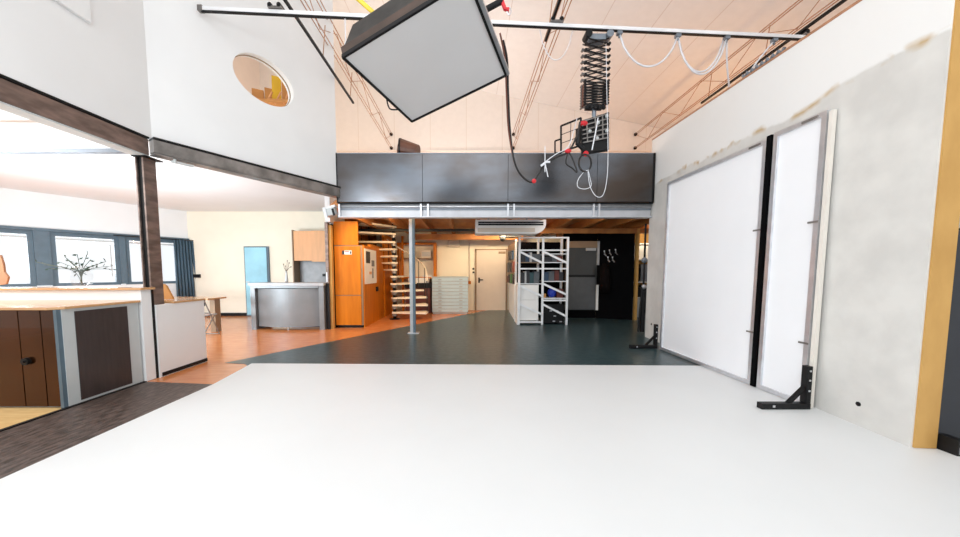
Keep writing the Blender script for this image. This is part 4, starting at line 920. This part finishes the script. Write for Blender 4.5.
# lit shelf beyond
t = thing('supply_shelf', 'cream shelf unit lit behind the wood post', 'shelf', (5.1, 9.6, 0))
obj('back', bx(4.75, 5.7, 9.9, 9.94, 0, 2.47), OCHRE, t)
for z in (.55, 1.0, 1.65, 2.1): obj('board', bx(4.75, 5.7, 9.5, 9.9, z, z + .03), PAPER, t)
obj('base_cabinet', bx(4.75, 5.7, 9.5, 9.88, .004, .54), LGREY, t)
for i, (x, z, ww, h, m_, lab) in enumerate(((4.78, 1.68, .34, .40, PAPER, 'white carton at the left of the upper board on the lit shelf'), (5.16, 1.68, .34, .38, PAPER, 'white carton at the right of the upper board on the lit shelf'), (4.8, 1.03, .2, .4, BLACK, 'black box at the left of the middle board on the lit shelf'), (5.05, 1.03, .18, .5, BEAMD, 'blue-grey box in the middle of the lit shelf'), (5.28, 1.03, .2, .42, BLACK, 'black box at the right of the middle board on the lit shelf'), (4.82, .58, .3, .3, BLACK, 'black box low at the left of the lit shelf'), (5.16, .58, .3, .34, DKGREY, 'dark grey box low at the right of the lit shelf'))):
    tag(obj('carton' if m_ is PAPER else 'supply_box', bx(x, x + ww, 9.55, 9.85, z, z + h), m_), lab, 'box')
point('supply_light', (5.1, 9.2, 2.35), 25, (1, .85, .6), .06)
# black light stand at the wall end
t = thing('light_stand', 'tall black folded light stand at the far end of the concrete wall', 'stand', (3.62, 6.85, 0))
sx = at(643, 300, 6.9).x
bm = NB(); tube(bm, [(sx, 6.9, .05), (sx, 6.9, 2.3)], .02, 8); obj('pole', bm, BLACK, t)
bm = NB(); tube(bm, [(sx, 6.9, .9), (sx, 6.9, .05)], .045, 8); obj('leg_bundle', bm, BLACK, t)
for dx in (-.09, .08):
    bm = NB(); tube(bm, [(sx + dx * .4, 6.88, 1.0), (sx + dx, 6.88, .05)], .018, 6); obj('leg', bm, BLACK, t)
bm = NB(); ball(bm, (sx, 6.88, 1.0), .05); obj('clamp', bm, ALU, t)
bm = NB(); ball(bm, (sx - .01, 6.88, 1.55), .06); obj('clamp', bm, BEAMD, t)

# ================================================================ RIGHT WALL PANELS
def reflector(name, x, y0, y1, z1, lab, tilt=0.008):
    t = thing(name, lab, 'reflector panel', (x, (y0 + y1) / 2, 0), 'white reflector panels on the right wall')
    M = Matrix.Translation((x, 0, .012)) @ Matrix.Rotation(tilt, 4, 'Y')
    w_ = .045
    obj('sheet', bx(.012, .022, y0 + w_, y1 - w_, w_, z1 - w_, M), REFL, t)
    obj('frame_side', bx(-.012, .03, y0, y0 + w_, 0, z1, M), ALU, t); obj('frame_side', bx(-.012, .03, y1 - w_, y1, 0, z1, M), ALU, t)
    obj('frame_bottom', bx(-.012, .03, y0 + w_, y1 - w_, 0, w_, M), ALU, t); obj('frame_top', bx(-.012, .03, y0 + w_, y1 - w_, z1 - w_, z1, M), ALU, t)
    for z in (.6, 1.75): obj('clip', bx(-.022, -.012, y0 - .0, y0 + .09, z, z + .018, M), STEELG, t)
    obj('corner_clip', bx(-.022, -.012, y0 + .07, y0 + .22, z1 - .035, z1 - .015, M), STEELG, t)
    return t
reflector('reflector_panel', 3.265, 3.70, 5.48, 2.74, 'wide white reflector panel in metal frame leaning on the right wall')
reflector('reflector_panel', 3.265, 3.10, 3.62, 2.76, 'narrow white reflector panel nearest the camera on the right wall')
for o in [o for o in bpy.data.objects if o.name.startswith('reflector_panel.001')]: pass
t = thing('black_board', 'black edge-on board between the two white reflector panels', 'board', (3.33, 3.62, 0))
M = Matrix.Translation((3.265, 0, .012)) @ Matrix.Rotation(.008, 4, 'Y')
obj('sheet', bx(-.02, .06, 3.64, 3.695, 0, 2.76, M), BLACKM, t)
M2 = Matrix.Translation((3.265, 0, .012)) @ Matrix.Rotation(.006, 4, 'Y')
tag(obj('leaning_board', bx(-.0, .035, 3.055, 3.088, 0, 2.74, M2), BOARD), 'pale foam board edge leaning behind the nearest reflector panel', 'board')
def foot(px0, Y, lab):
    x1 = 3.25; t = thing('panel_foot', lab, 'bracket foot', (x1 - .2, Y, 0), 'black bracket feet of the reflector panels')
    obj('base_bar', bx(x1 - .46, x1, Y - .03, Y + .03, .008, .065), BLACK, t, bev=.004)
    obj('upright_bar', bx(x1 - .05, x1 - .004, Y - .03, Y + .03, .065, .42), BLACK, t, bev=.003)
    bm = NB(); barp(bm, (x1 - .20, Y, .05), (x1 - .04, Y, .22), .03, .03); obj('brace', bm, BLACK, t)
    for z in (.18, .28, .37): obj('bolt', bx(x1 - .035, x1 - .02, Y - .036, Y - .03, z, z + .015), ALU, t)
    obj('bolt', bx(x1 - .36, x1 - .34, Y - .036, Y - .03, .03, .05), ALU, t)
foot(752, 3.06, 'black bracket foot with bolts at the near corner of the narrow reflector panel')
foot(634, 5.55, 'black bracket foot at the far end of the wide reflector panel')

# dark rolling board at right edge
t = thing('rolling_board', 'black rolling board in the gap at the right edge', 'board', (3.75, 2.5, 0))
obj('sheet', bx(3.50, 4.3, 2.50, 2.54, .05, 1.63), BLACKM, t)
obj('front_sheet', bx(3.47, 4.3, 2.36, 2.40, .06, 1.60), NAVY, t)
obj('foot', bx(3.46, 3.52, 2.24, 2.35, .0, .12), BLACK, t); obj('foot_cap', bx(3.47, 3.49, 2.23, 2.24, .02, .07), ALU, t)
struct('wall_far_right', bx(4.4, 4.5, -1.5, 3.0, 0, 3.9), WHITE)
